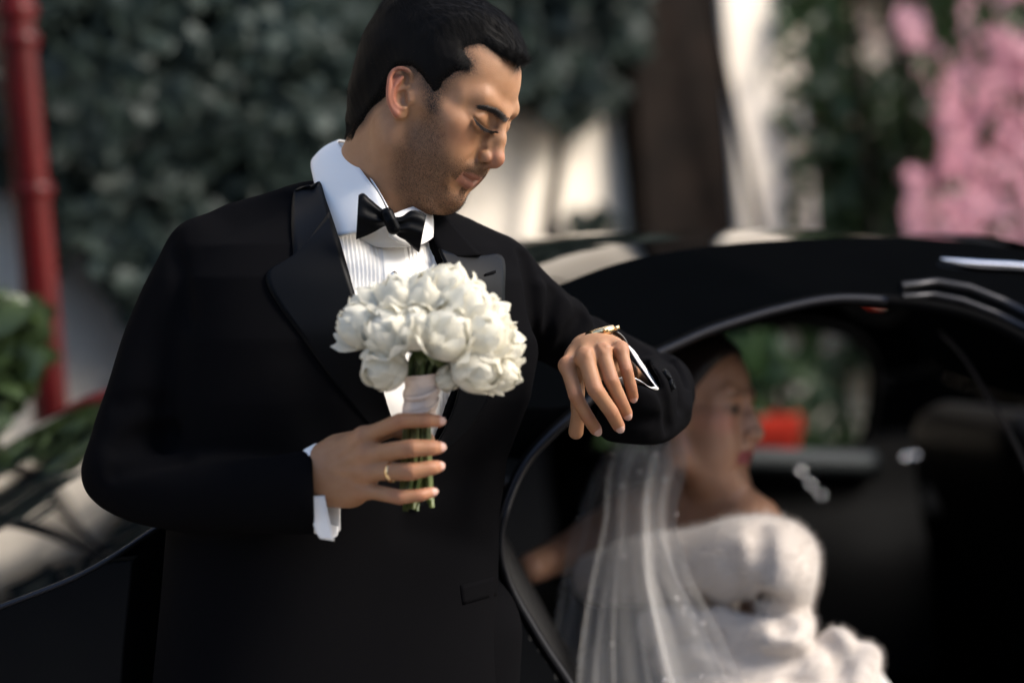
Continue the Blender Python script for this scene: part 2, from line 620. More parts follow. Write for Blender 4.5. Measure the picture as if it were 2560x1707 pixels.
IVY = [(60, -2100), (200, -1900), (330, -1000), (700, -700), (760, -450), (1000, -420), (1250, -380), (1640, -300), (1640, 20), (1600, 200), (1540, 300), (1480, 340), (1400, 330), (1330, 310), (1240, 300), (1180, 400), (1100, 560), (900, 800),
       (640, 940), (420, 900), (330, 800), (290, 800), (255, 760), (215, 640), (160, 610), (90, 560), (95, 300), (70, 0)]
C = scatter(IVY, 16000, .03, .34, holes=((520, 40, 42, 62), (430, 40, 30, 26), (740, 370, 30, 22), (1560, 200, 40, 60), (1300, 300, 80, 40)), thin=80, seed=3)
C2 = scatter([(1180, 330), (1640, 60), (1640, 600), (1180, 640)], 300, .03, .08, holes=(), thin=0, seed=5, clump=16)
C2 = C2[smooth_noise(C2, 6, 9) > .32]
C3 = scatter([(-40, -700), (70, -700), (95, 560), (190, 640), (150, 700), (-40, 420)], 900, .03, .2, thin=40, seed=8)
# climber bands added out of view to give dark streaks in the tail glass
r_ = np.random.RandomState(77); up_ = []
for z0, z1, n_ in ((2.62, 2.98, 2600), (3.10, 3.30, 1500), (3.72, 3.98, 900), (1.22, 1.46, 1300), (1.72, 1.98, 1300)):
    u = r_.uniform(-4.6, -.7 if z0 > 2 else -1.85, n_); z = r_.uniform(z0, z1, n_) + .10 * np.sin(u * 2.3 + z0) + .05 * np.sin(u * 7.1)
    g = r_.beta(1, 1.6, n_) * .25 + .03
    up_.append(WO + np.outer(u, WX) + np.outer(g, WN) + np.stack([0 * z, 0 * z, z], 1))
C4 = np.concatenate(up_)
bx = on_wall(700, 853, .1)
climber('ivy', 'dense grey green climber hanging over the cream wall behind the man', 'climber', ivy_m, np.concatenate([C, C2, C3, C4]), .072,
        [[(bx[0] + WX[0] * dx * q, bx[1] + WX[1] * dx * q, z) for q, z in ((1, 0), (1.1, 1.2), (1.6, 2.4), (2.2, 3.6))] for dx in (-.9, -.3, .25, .8)],
        (bx[0], bx[1], 0), 4, spread=.75)
SHR = [(2010, -500), (2640, -500), (2660, 760), (2300, 900), (2330, 1020), (2300, 1250), (1500, 1300), (1450, 1000), (1560, 700), (1990, 690), (2040, 600), (2000, 480), (2045, 330), (1975, 180), (1990, 40)]
C = scatter(SHR, 6500, .03, .17, holes=((1962, 930, 75, 125), (2085, 815, 60, 60), (2140, 960, 30, 60)), thin=45, seed=13, clump=8)
F1 = scatter([(1930, -60), (2020, -60), (2010, 600), (1950, 560), (1990, 380), (1930, 300)], 60, .13, .18, seed=17, clump=14)
F2 = scatter([(1835, 610), (2060, 610), (2060, 1110), (1835, 1110)], 420, .14, .24, holes=((1962, 930, 62, 112),), seed=19, clump=0)
bx = on_wall(2200, 853, .2)
climber('shrub', 'very dark leafy shrub beside the pillar behind the car roof', 'shrub', shrub_m, np.concatenate([C, F1, F2]), .062,
        [[(bx[0] + WX[0] * dx * q, bx[1] + WX[1] * dx * q, z) for q, z in ((1, 0), (1.2, .9), (1.8, 2.2))] for dx in (-.35, 0, .35)], (bx[0], bx[1], 0), 14)
PNK = [(2228, 20), (2290, 10), (2340, 90), (2380, 170), (2400, 60), (2385, -60), (2420, -400), (2700, -400), (2700, 640), (2480, 660), (2290, 650), (2255, 560), (2275, 500), (2248, 410), (2330, 430), (2350, 340),
       (2320, 260), (2275, 150)]
C = scatter(PNK, 2300, .42, .75, holes=((2470, 330, 30, 50), (2385, 470, 30, 26), (2545, 40, 60, 60), (2420, 230, 18, 60), (2520, 480, 34, 22), (2340, 480, 14, 40), (2550, 250, 30, 24)), thin=22, seed=31, clump=10)
G2 = scatter([(2480, 520), (2700, 450), (2700, 700), (2450, 680)], 260, .5, .8, seed=33, clump=0)
G3 = scatter([(2300, 150), (2345, 150), (2345, 260), (2300, 250)], 40, .5, .7, seed=34, clump=0)
bx = on_wall(2480, 853, .5)
pk = climber('flowering_climber', 'climber with big clusters of pink blossom at the right', 'climber', pink_m, C, .045,
             [[(bx[0] + dx, bx[1], 0), (bx[0] + dx * 1.4, bx[1], 1.0), (bx[0] + dx * 2, bx[1], 2.4)] for dx in (-.12, .1)], (bx[0], bx[1], 0), 35, part='blossom', spread=1.2)
v, f = leaves(np.concatenate([G2, G3]), .06, 36)
o = mesh_obj('foliage', v, f, fresh_m, pk, False); o['kind'] = 'stuff'
# low plant by the red pole
C = scatter([(-60, 730), (50, 745), (105, 800), (100, 900), (40, 1010), (-60, 1150)], 210, 1.15, 1.5, thin=25, seed=41, clump=0)
bx = on_wall(-10, 1000, 1.3)
climber('potted_plant', 'low green plant with fresh leaves in front of the red pole', 'plant', fresh_m, C, .075, [[(bx[0], bx[1], 0), (bx[0] + .02, bx[1], .6), (bx[0] - .02, bx[1], 1.1)]], (bx[0], bx[1], 0), 42)
# red planter seen through the car
red2 = mat('red_glaze', (.55, .035, .015), .35)
c = on_wall(1900, 1105, .62)
pl_ = empty('planter', (c[0], c[1], 0), 'red glazed trough planter beyond the open car seen through its far window', 'planter')
mb = MB()
zt = c[2] + .075
prof = [(.30, .08, .45), (.33, .11, .50), (.36, .13, zt - .05), (.40, .15, zt - .045), (.40, .15, zt), (.36, .12, zt), (.34, .10, zt - .06)]
rings = [np.array([(sx * a, sy * b_, z) for sx, sy in ((-1, -1), (-.4, -1), (.4, -1), (1, -1), (1, 1), (-1, 1))]) for a, b_, z in prof]
rings = [r_ * [.26, .8, 1] + [c[0], c[1], 0] for r_ in rings]
mb.grid(np.array(rings), False, True); o = mb.build('trough', red2, pl_, False)
mb = MB()
for sx in (-.07, .07): mb.box((c[0] + sx, c[1], .225), (.05, .14, .448))
mb.build('stand', brown, pl_, False)
v, f = leaves(np.array([c[0], c[1], zt + .10]) + np.random.RandomState(3).normal(0, 1, (140, 3)) * [.06, .05, .06], .06, 55)
mesh_obj('foliage', v, f, shrub_m, pl_, False)['kind'] = 'stuff'

# unseen dark house added behind the viewer to darken the car's reflections
dk = mat('dark_stone', (.07, .06, .05), .9)
noise_color(dk, (.05, .042, .036), (.09, .08, .068), 1.5, 6)
hs_ = empty('added_house', (-6, -13, 0), 'unseen dark stone house added behind the viewer to darken car reflections', 'house')
mb = MB(); mb.box((-6, -14, 2.75), (34, 2, 5.5)); mb.build('wall', dk, hs_, False)
mb = MB(); mb.box((13.9, -9.0, 15), (6.4, 8, 30)); mb.build('wing', dk, hs_, False)  # tall block added to keep bright sky out of the flank's reflection
mb = MB(); mb.box((-6, -13.9, 5.7), (34.8, 2.6, .4)); mb.build('cornice', stucco, hs_, False)
wm = mat('window_glass', (.01, .012, .014), .05)
fm = mat('window_frame', (.45, .42, .36), .6)
for i in range(9):
    for j in range(1):
        c = (-21 + i * 3.8, -12.98, 2.1 + j * 3.9)
        mb = MB(); mb.box(c, (1.3, .06, 2.1)); w = mb.build('window', fm, hs_, False)
        mb = MB(); mb.box((c[0] - .29, c[1] + .04, c[2]), (.50, .03, 1.85)); mb.box((c[0] + .29, c[1] + .04, c[2]), (.50, .03, 1.85)); mb.build('pane', wm, w, False)
# ------------------------------------------------------------------ the car
CY = math.radians(15)
CA = np.array([math.cos(CY), math.sin(CY), 0]); CBx = np.array([-math.sin(CY), math.cos(CY), 0])
C0 = W(1300, 1300, 3.34); C0[2] = 0
CW = 1.86


def side_t(z):
    """how far the flank stands in from the widest line, by height"""
    z = np.asarray(z, float)
    up = np.maximum(z - 1.02, 0)
    return .40 * up + .28 * up ** 2 + .06 * np.clip((.55 - z) / .35, 0, 1) ** 2


def cwp(s, t, z): return C0 + np.multiply.outer(s, CA) + np.multiply.outer(t, CBx) + np.multiply.outer(z, [0, 0, 1.0])


def cpx(px, py, t=None):
    """photo pixel -> (s, z) on the near flank (or at fixed t)"""
    d = VIEW @ V(px, py, 1.0); z = 1.0
    for _ in range(12):
        tt = side_t(z) if t is None else t
        k = ((C0 + CBx * tt - CAM) @ CBx) / (d @ CBx)
        p = CAM + d * k; z = p[2]
    q = p - C0
    return q @ CA, z


RAIL = np.array([cpx(*p) for p in [(0, 1525), (200, 1445), (400, 1322), (600, 1186), (800, 1050), (1000, 920), (1200, 806), (1390, 716), (1560, 654), (1700, 626), (1850, 608),
                                   (2050, 597), (2250, 596), (2420, 606), (2560, 626)]])
s_, z_ = RAIL[:, 0], RAIL[:, 1]
sl = (z_[1] - z_[0]) / (s_[1] - s_[0])
TAIL = [(s_[0] - .75, z_[0] - .26), (s_[0] - .5, z_[0] - .14), (s_[0] - .25, z_[0] - .07)]
NOSE = [(s_[-1] + .35, z_[-1] - .13), (s_[-1] + .75, z_[-1] - .36), (s_[-1] + 1.05, z_[-1] - .46), (s_[-1] + 1.6, z_[-1] - .53), (s_[-1] + 2.1, z_[-1] - .66), (s_[-1] + 2.25, z_[-1] - .80)]
RS = np.array(TAIL + [tuple(r) for r in RAIL] + NOSE)
_rs = spline(np.c_[RS, np.zeros(len(RS))], 400)
rail_z = lambda s: np.interp(s, _rs[:, 0], _rs[:, 1])
S0, S1 = RS[0, 0], RS[-1, 0]
DOOR_PX = [(3060, 1240), (2980, 1150), (2860, 1040), (2700, 935), (2560, 848), (2480, 808), (2400, 780), (2310, 762), (2215, 752), (2080, 748), (1950, 772), (1850, 800), (1760, 830), (1680, 865), (1590, 908), (1500, 972), (1420, 1045), (1370, 1090), (1310, 1160), (1275, 1230), (1248, 1320), (1247, 1380),
           (1262, 1440), (1330, 1570), (1420, 1707), (1500, 1830), (1560, 1980), (1590, 2150), (1660, 2290), (2300, 2290), (3000, 2250), (3070, 2100), (3075, 1600)]
DOOR = np.array([cpx(*p) for p in DOOR_PX])
DOOR[:, 1] = np.maximum(DOOR[:, 1], .34)
dp = spline(np.c_[np.r_[DOOR, DOOR[:1]], np.zeros(len(DOOR) + 1)], 360)[:, :2]
paint = mat('black_paint', (.0005, .0006, .0008), .35)
b = paint.node_tree.nodes['Principled BSDF']
b.inputs['Coat Weight'].default_value = 1.0; b.inputs['Coat IOR'].default_value = 1.45; b.inputs['Coat Roughness'].default_value = .03; b.inputs['Specular IOR Level'].default_value = 0.0
glass_black = mat('dark_glass', (.004, .005, .006), .02)
glass_black.node_tree.nodes['Principled BSDF'].inputs['Coat Weight'].default_value = 1.0
glass_black.node_tree.nodes['Principled BSDF'].inputs['Coat Roughness'].default_value = .01
def pane_mat(name, through):
    m = mat(name, (.01, .01, .01), .02)
    t, N, L, b = nodes(m)
    tr = N.new('ShaderNodeBsdfTransparent'); tr.inputs[0].default_value = (through, through * 1.02, through * 1.02, 1)
    gl = N.new('ShaderNodeBsdfGlossy'); gl.inputs['Roughness'].default_value = .01
    fr = N.new('ShaderNodeFresnel'); fr.inputs[0].default_value = 1.5
    mx = N.new('ShaderNodeMixShader'); out = [n for n in N if n.type == 'OUTPUT_MATERIAL'][0]
    L.new(fr.outputs[0], mx.inputs[0]); L.new(tr.outputs[0], mx.inputs[1]); L.new(gl.outputs[0], mx.inputs[2]); L.new(mx.outputs[0], out.inputs[0])
    return m
clear = pane_mat('clear_glass', .85)
tinted = pane_mat('tinted_glass', .10)
rubber = mat('rubber', (.0012, .0012, .0014), .9)
rubber.node_tree.nodes['Principled BSDF'].inputs['Specular IOR Level'].default_value = .05
chrome = mat('chrome', (.75, .75, .76), .12, Metallic=1.0)
leather = mat('black_leather', (.0018, .0018, .0024), .6)
leather.node_tree.nodes['Principled BSDF'].inputs['Specular IOR Level'].default_value = .2
bump(leather, 300, .3, .001)
trim = mat('satin_trim', (.022, .022, .025), .36, Metallic=.8)

car_base = cwp(.9, CW / 2, 0)
car = empty('car', car_base, 'glossy black coupe saloon with its long side door open and the bride inside', 'car')


def flank(name, t_sign, holes):
    ss = np.arange(S0, S1, .0105)
    nr = 112
    zr = rail_z(ss)
    zl = np.full(len(ss), .26)
    # wheel arches
    for sc, rr in ((-.62, .36), (2.20, .36)):
        d = np.abs(ss - sc); zl = np.maximum(zl, np.where(d < rr, .33 + np.sqrt(np.maximum(rr ** 2 - d ** 2, 0)), 0))
    zl = np.minimum(zl, zr - .05)
    w = np.linspace(0, 1, nr)
    Z = zl[:, None] + (zr - zl)[:, None] * w[None]
    S = np.repeat(ss[:, None], nr, 1)
    T = side_t(Z)
    # nose and tail turn in
    T = T + .35 * np.clip((S - (S1 - .75)) / .75, 0, 1) ** 2.4 + .30 * np.clip(((S0 + .3) - S) / .3, 0, 1) ** 2.4
    # shoulder crease and haunch over the rear wheel
    T = T - .0 
    if t_sign < 0: T = CW - T
    P = cwp(S.ravel(), T.ravel(), Z.ravel()).reshape(len(ss), nr, 3)
    dead = np.zeros(S.shape, bool)
    sz = np.stack([S.ravel(), Z.ravel()], 1)
    for h in holes: dead |= (poly_sd(sz, h[::3]) < -.001).reshape(S.shape)
    dd = dead.ravel()
    F = [q for q in grid_faces(len(ss), nr) if not any(dd[i] for i in q)]
    use = np.unique(np.array(F)); mp = np.zeros(len(dd), int); mp[use] = np.arange(len(use))
    P = P.reshape(-1, 3)[use]; F = mp[np.array(F)]
    return mesh_obj(name, P, F, paint, car)


FARW_PX = [(1500, 1132), (2196, 1132), (2228, 1010), (2226, 920), (2170, 850), (2070, 818), (1900, 815), (1700, 890), (1580, 1000)]
FARW = np.array([cpx(p[0], p[1], CW - .10) for p in FARW_PX])
fw = spline(np.c_[np.r_[FARW, FARW[:1]], np.zeros(len(FARW) + 1)], 160)[:, :2]
flank('body', 1, [dp])
flank('far_side', -1, [fw])


def edge_tube(name, pts_sz, r, m, t_off=0., far=False, closed=True, seg=8):
    T = side_t(pts_sz[:, 1]) + t_off
    if far: T = CW - T
    P = cwp(pts_sz[:, 0], T, pts_sz[:, 1])
    mb = MB(); mb.tube(P, r, seg); return mb.build(name, m, car)


edge_tube('door_seal', dp, .0085, rubber)
n_ = len(dp)
# bright edge along the rear of the doorway and over its top
i0 = np.argmin(np.abs(dp - cpx(2215, 756)).sum(1)); i1 = np.argmin(np.abs(dp - cpx(1500, 1830)).sum(1))
edge_tube('door_trim', dp[i0:i1], .0060, trim, -.010)
edge_tube('window_trim', np.array([cpx(*p) for p in [(2252, 716), (2340, 706), (2420, 720), (2500, 752), (2575, 789)]]), .0065, trim, -.004, closed=False)
edge_tube('window_trim', np.array([cpx(*p) for p in [(2252, 742), (2330, 738), (2400, 752), (2480, 782), (2575, 828)]]), .0055, trim, -.006, closed=False)
edge_tube('window_seal', fw, .012, rubber, far=True)

# roof, tail glass: from rail to rail, crowned
def deck(name, sa, sb, m, lift=0., n=60):
    ss = np.linspace(sa, sb, n); nw = 41
    w = np.linspace(0, 1, nw)
    zr = rail_z(ss); tr_ = side_t(zr) + .35 * np.clip((ss - (S1 - .75)) / .75, 0, 1) ** 2.4 + .30 * np.clip(((S0 + .3) - ss) / .3, 0, 1) ** 2.4
    P = np.zeros((n, nw, 3))
    for i in range(n):
        t = tr_[i] + w * (CW - 2 * tr_[i])
        cr_ = .075 * (1 - np.abs(2 * w - 1) ** 2.3) if sb < .3 else (.046 - .036 * i / (n - 1)) * (1 - np.abs(2 * w - 1) ** 4.5)
        P[i] = cwp(np.full(nw, ss[i]) - (.10 * (1 - (2 * w - 1) ** 2) if sb < .3 else 0), t, zr[i] + cr_ + lift)
    mb = MB(); mb.grid(P); return mb.build(name, m, car)
s_g0, s_g1 = cpx(-260, 1680)[0], cpx(1330, 742)[0]
deck('boot_lid', S0, s_g0 - .004, paint)
deck('rear_window', s_g0, s_g1, glass_black, .001, 90)
deck('roof', s_g1 + .004, RAIL[-1, 0] + .05, paint, 0, 80)
deck('windscreen', RAIL[-1, 0] + .054, RAIL[-1, 0] + .85, clear, 0, 30)
deck('bonnet', RAIL[-1, 0] + .854, S1, paint, 0, 60)
# bright strip along the near edge of the tail glass
ss = np.linspace(s_g0, s_g1, 60)
P = cwp(ss, side_t(rail_z(ss)) + .004, rail_z(ss) + .003); mb = MB(); mb.tube(P, .0045, 6); mb.build('glass_trim', trim, car)
# chrome strip added on the roof edge to mirror a bright streak of sky
P0 = [cpx(*p) for p in [(2345, 648), (2460, 655), (2520, 658), (2575, 662)]]; P1 = [cpx(*p) for p in [(2350, 652), (2430, 668), (2520, 673), (2575, 677)]]
A = spline(np.c_[np.array(P0), np.zeros(4)], 20); Bq = spline(np.c_[np.array(P1), np.zeros(4)], 20)
G = np.array([[cwp(x[0], side_t(x[1]) - .006, x[1]) for x in (a_, (a_ + b_) / 2, b_)] for a_, b_ in zip(A, Bq)])
mb = MB(); mb.grid(G); o = mb.build('roof_glint', chrome, car); o.modifiers.new('t', 'SOLIDIFY').thickness = .004
# ends
for nm, sE in (('tail_panel', S0), ('front_bumper', S1)):
    zr = float(rail_z(sE)); w = np.linspace(0, 1, 21); tr0 = side_t(zr) + (.35 if sE > 0 else .30)
    G = np.array([[cwp(sE + (.05 if sE > 0 else -.06) * (1 - (2 * q - 1) ** 2), tr0 + q * (CW - 2 * tr0), z) for q in w] for z in np.linspace(.24, zr, 8)])
    mb = MB(); mb.grid(G); mb.build(nm, paint, car)
lamp_m = mat('red_lens', (.35, .01, .01), .15)
for t0 in (.42, CW - .42):
    mb = MB(); mb.box(cwp(S0 - .03, t0, rail_z(S0) - .10), (.05, .30, .09), np.stack([CA, CBx, [0, 0, 1]], 1)); mb.build('tail_lamp', lamp_m, car)
# floor and bulkheads
mb = MB(); mb.box(cwp(.8, CW / 2, .27), (3.6, CW - .16, .04), np.stack([CA, CBx, [0, 0, 1]], 1)); mb.build('car_floor', leather, car)
# wheels
tyre_m = mat('tyre', (.012, .012, .012), .8)
for sc in (-.62, 2.20):
    for t0, sg in ((.10, -1), (CW - .10, 1)):
        c = cwp(sc, t0, .33); a = np.linspace(0, 2 * math.pi, 40, endpoint=False)
        def rg3(r, off): return c + CBx * off * sg + np.cos(a)[:, None] * CA * r + np.sin(a)[:, None] * np.array([0, 0, 1.]) * r
        mb = MB(); mb.grid(np.array([rg3(.22, -.10), rg3(.31, -.11), rg3(.33, -.08), rg3(.33, .07), rg3(.31, .10), rg3(.23, .09)]), False, True)
        wh = mb.build('wheel', tyre_m, car)
        mb = MB()
        for k in range(10):
            an = k * math.pi / 5; dr = math.cos(an) * CA + math.sin(an) * np.array([0, 0, 1.])
            mb.tube([c + CBx * sg * .07 + dr * .03, c + CBx * sg * .075 + dr * .22], .018, 6)
        mb.grid(np.array([rg3(.205, .02), rg3(.225, .085), rg3(.235, .085), rg3(.235, .0)]), False, True)
        mb.build('rim', trim, wh)

# ---- inside
CR = np.stack([CA, CBx, [0, 0, 1.]], 1)
def seat(name, s0, t0, w, back_tilt, z0=.34, head=True):
    sb = Body()
    def L3(s, t, z): return (cwp(s, t, z) - CAM) @ VIEW
    for t in np.linspace(t0, t0 + w, 9 if w < 1 else 16):
        sb.chain([L3(s0, t, z0 + .10), L3(s0 + .46, t, z0 + .13)], [.085, .08], 'u', .06)
        sb.chain([L3(s0 - .03, t, z0 + .12), L3(s0 - .03 - back_tilt * .55, t, z0 + .60)], [.075, .06], 'u', .06)
    if head:
        tm = t0 + w / 2
        sb.chain([L3(s0 - .03 - back_tilt * .78, tm - .09, z0 + .80), L3(s0 - .03 - back_tilt * .78, tm + .09, z0 + .80)], [.065, .065], 'u', .04)
        sb.chain([L3(s0 - .03 - back_tilt * .6, tm, z0 + .6), L3(s0 - .03 - back_tilt * .78, tm, z0 + .80)], [.02, .02], 'u', .02)
    v, f = sb.mesh(.012)
    return mesh_obj(name, to_world(v), f, leather, car)
seat('rear_seat', .22, .30, 1.2, .36, .34, False)
sF = cpx(2330, 1200, .45)[0] + .74
seat('front_seat', sF, .30, .42, .34, .30, False)
seat('front_seat', sF, 1.10, .42, .34, .30, False)
# far door: padded top, handle; chrome balls added to make small glints
grey = mat('grey_vinyl', (.012, .017, .020), .7)
pa, pb = cpx(1560, 1150, CW - .16), cpx(2200, 1165, CW - .16)
mb = MB()
A = spline([cwp(pa[0], CW - .13, pa[1]), cwp((pa[0] + pb[0]) / 2, CW - .15, (pa[1] + pb[1]) / 2 + .004), cwp(pb[0], CW - .13, pb[1])], 20)
mb.tube(A, .030, 12); mb.build('door_top', grey, car)
q0, q1 = cpx(1500, 1180, CW - .14), cpx(2300, 1190, CW - .14)
mb = MB(); mb.grid(np.array([[cwp(s, CW - .12 - (.03 if z < .7 else 0), z) for s in np.linspace(q0[0], q1[0], 12)] for z in np.linspace(.36, q0[1] + .0, 8)])); mb.build('door_card', leather, car)
for px, py in ((2000, 1182), (2022, 1214), (2050, 1242)):
    sz = cpx(px, py, CW - .20); c = cwp(sz[0], CW - .20, sz[1]); kb = MB()
    a = np.linspace(0, math.pi, 7); ph = np.linspace(0, 2 * math.pi, 12, endpoint=False)
    S = np.array([[[math.sin(u) * math.cos(w), math.sin(u) * math.sin(w), math.cos(u)] for w in ph] for u in a]) * .010
    kb.grid(S + c, False, True); kb.build('glint_ball', chrome, car)
hs = [cpx(px, py, CW - .24) for px, py in ((2255, 1146), (2290, 1142), (2330, 1144), (2352, 1128), (2366, 1112))]
mb = MB(); mb.tube(spline([cwp(a_[0], CW - .24, a_[1]) for a_ in hs], 16), .008, 10); mb.build('door_handle', chrome, car)
# slim bright piping on the front seat, and the belt
pp = [cpx(px, py, .30) for px, py in ((2346, 826), (2400, 880), (2470, 990), (2520, 1075), (2570, 1180), (2600, 1300))]
mb = MB(); mb.tube(spline([cwp(a_[0], .30, a_[1]) for a_ in pp], 30), .0038, 6); mb.build('seat_piping', trim, car)
# headliner
ss = np.linspace(s_g1, RAIL[-1, 0] + .22, 20)
G = np.array([[cwp(s, side_t(rail_z(s)) + .03 + q * (CW - .06 - 2 * side_t(rail_z(s))), rail_z(s) + .06 * (1 - (2 * q - 1) ** 2) - .035) for q in np.linspace(0, 1, 9)] for s in ss])
mb = MB(); mb.grid(G); mb.build('headliner', leather, car)
print('car rail', RAIL[0], RAIL[-1], 'door', DOOR[:, 1].min(), DOOR[:, 1].max(), 'far', FARW[:, 1].min(), FARW[:, 1].max())
# ------------------------------------------------------------------ groom: one continuous body (head, neck, arms, hands)
HO = V(1093.7, 271.7, 3.10)
HB = np.array([[.75938701, -.43997482, .47932611], [-.42648266, -.89296197, -.14398421], [-.49136942, .09508454, .86574536]])
HS = .9753519 * 2000 / (FK / 3.10)     # ~1


def hl(P): return (P - HO) @ HB


def head_px(px, py, n):
    """photo pixel + distance from the head's mid plane -> head axes (forward, near side, up)"""
    q = np.array([(px - 1093.7), (py - 271.7)]) / 1950.7
    Bp = np.array([[.75938701, -.43997482, .47932611], [.49136942, -.09508454, -.86574536]])
    f, z = np.linalg.solve(Bp[:, [0, 2]], q - Bp[:, 1] * n)
    return np.array([f, n, z])


def hp(px, py, n): 
    q = head_px(px, py, n); return (q[0], q[2])
HAIRLINE = [hp(1297, 176, 0), hp(1283, 170, .012), hp(1262, 159, .024), hp(1235, 148, .034), hp(1205, 138, .044), hp(1184, 145, .051),
            hp(1192, 170, .056), hp(1187, 200, .060), hp(1146, 212, .066), hp(1122, 230, .069), hp(1108, 262, .071), hp(1098, 305, .071),
            hp(1072, 300, .074), hp(1062, 240, .075), hp(1048, 212, .076), hp(1030, 195, .078), hp(1002, 192, .079), hp(982, 212, .080),
            hp(958, 249, .076), hp(928, 283, .068), hp(905, 318, .055), hp(884, 332, .035), (-.135, -.085), (-.30, -.02), (-.2, .3), (.2, .3), (.16, .115), (.110, .100)]
HLP = np.array(HAIRLINE)

HLP_SKIN = HLP


def skull(B, fr='H'):
    E = lambda c, r, op='u', k=.012, rot=None: B.ell(c, r, op, k, fr, rot)
    E((-.019, 0, .044), (.102, .0775, .088))
    E((.024, 0, .054), (.0585, .0555, .066), k=.02)


def face(B, fr='H'):
    """a man's head in its own axes: x forward, y to the near side, z up, metres"""
    E = lambda c, r, op='u', k=.012, rot=None: B.ell(c, r, op, k, fr, rot)
    C = lambda a, b, r1, r2=None, op='u', k=.008: B.cone(a, b, r1, r2, op, k, fr)
    skull(B, fr)
    E((.034, 0, -.018), (.054, .056, .076), k=.02)
    E((.063, 0, -.044), (.031, .036, .040), k=.02)
    E((.032, 0, -.073), (.048, .042, .038), k=.02)
    for s in (1, -1):
        C((.004, s * .053, -.056), (.069, s * .014, -.088), .0165, .015, k=.022)
        C((-.004, s * .060, -.02), (.006, s * .055, -.058), .012, .014, k=.025)
        E((.060, s * .042, -.001), (.021, .019, .018), k=.022)
        C((.054, s * .053, .002), (.008, s * .064, .006), .009, .008, k=.025)
        C((.0838, s * .008, .0385), (.0715, s * .038, .0435), .0088, .0085, k=.012)
        C((.0715, s * .038, .0430), (.056, s * .050, .034), .0070, .006, k=.02)
        E((.0972, s * .0280, .0262), (.0150, .0175, .0092), 's', .011)
        E((.0700, s * .0315, .0205), (.0156, .0190, .0150), k=.006)     # closed lids over the eyeball
        E((.064, s * .034, -.043), (.022, .016, .03), k=.02)
        E((.046, s * .041, -.030), (.028, .019, .032), k=.02)
    C((.0735, 0, -.0875), (.0725, 0, -.093), .0165, .0155, k=.014)
    E((.047, 0, -.094), (.034, .030, .022), k=.022)                     # under the jaw
    # nose
    C((.0885, 0, .031), (.1005, 0, .007), .0070, .0080, k=.010)
    C((.1000, 0, .007), (.1080, 0, -.012), .0080, .0092, k=.006)
    E((.1105, 0, -.0165), (.0100, .0092, .0096), k=.006)
    for s in (1, -1):
        C((.092, s * .007, .006), (.0955, s * .0095, -.016), .0058, .0068, k=.008)
        E((.1000, s * .0118, -.0205), (.0096, .0058, .0076), k=.004)
        C((.1145, s * .0055, -.0300), (.1045, s * .0090, -.0290), .0034, .0036, 's', .003)
        B.groove([(.0955, s * .0150, -.0110), (.0915, s * .0178, -.0175), (.0925, s * .0170, -.0270)], .0034, .0028, fr)
    C((.112, 0, -.023), (.102, 0, -.030), .0048, .0045, k=.005)
    # muzzle, lips
    E((.0895, 0, -.0405), (.0132, .020, .0125), k=.008)
    for s in (1, -1):
        B.chain([(.0960, 0, -.0470), (.0925, s * .011, -.0478), (.0828, s * .0250, -.0505)], [.0054, .0046, .0016], 'u', .004, fr)
        B.chain([(.0908, 0, -.0618), (.0882, s * .011, -.0608), (.0815, s * .0235, -.0530)], [.0060, .0052, .0018], 'u', .005, fr)
        B.groove([(.0995, 0, -.0553), (.0945, s * .012, -.0545), (.0860, s * .0240, -.0512), (.0810, s * .0300, -.0485)], .0042, .0017, fr)
        B.groove([(.0935, s * .021, -.026), (.0830, s * .032, -.040), (.0770, s * .036, -.052)], .0016, .0050, fr)
    B.groove([(.0940, .016, -.0745), (.0985, 0, -.0762), (.0940, -.016, -.0745)], .0042, .0075, fr)


def face_detail(B):
    """creases found by following the viewer's rays through the photo"""
    lash = [B.hit(*p) for p in ((1184, 294), (1191, 303), (1202, 313), (1215, 323), (1226, 328), (1237, 331))]
    B.groove(lash, .0026, .0018)
    fold = [B.hit(*p) for p in ((1196, 284), (1210, 280), (1224, 282), (1237, 290), (1241, 304), (1238, 317))]
    B.groove(fold, .0022, .0021)
    bag = [B.hit(*p) for p in ((1190, 312), (1199, 328), (1211, 337), (1228, 341))]
    B.groove(bag, .0008, .0030)
    return lash


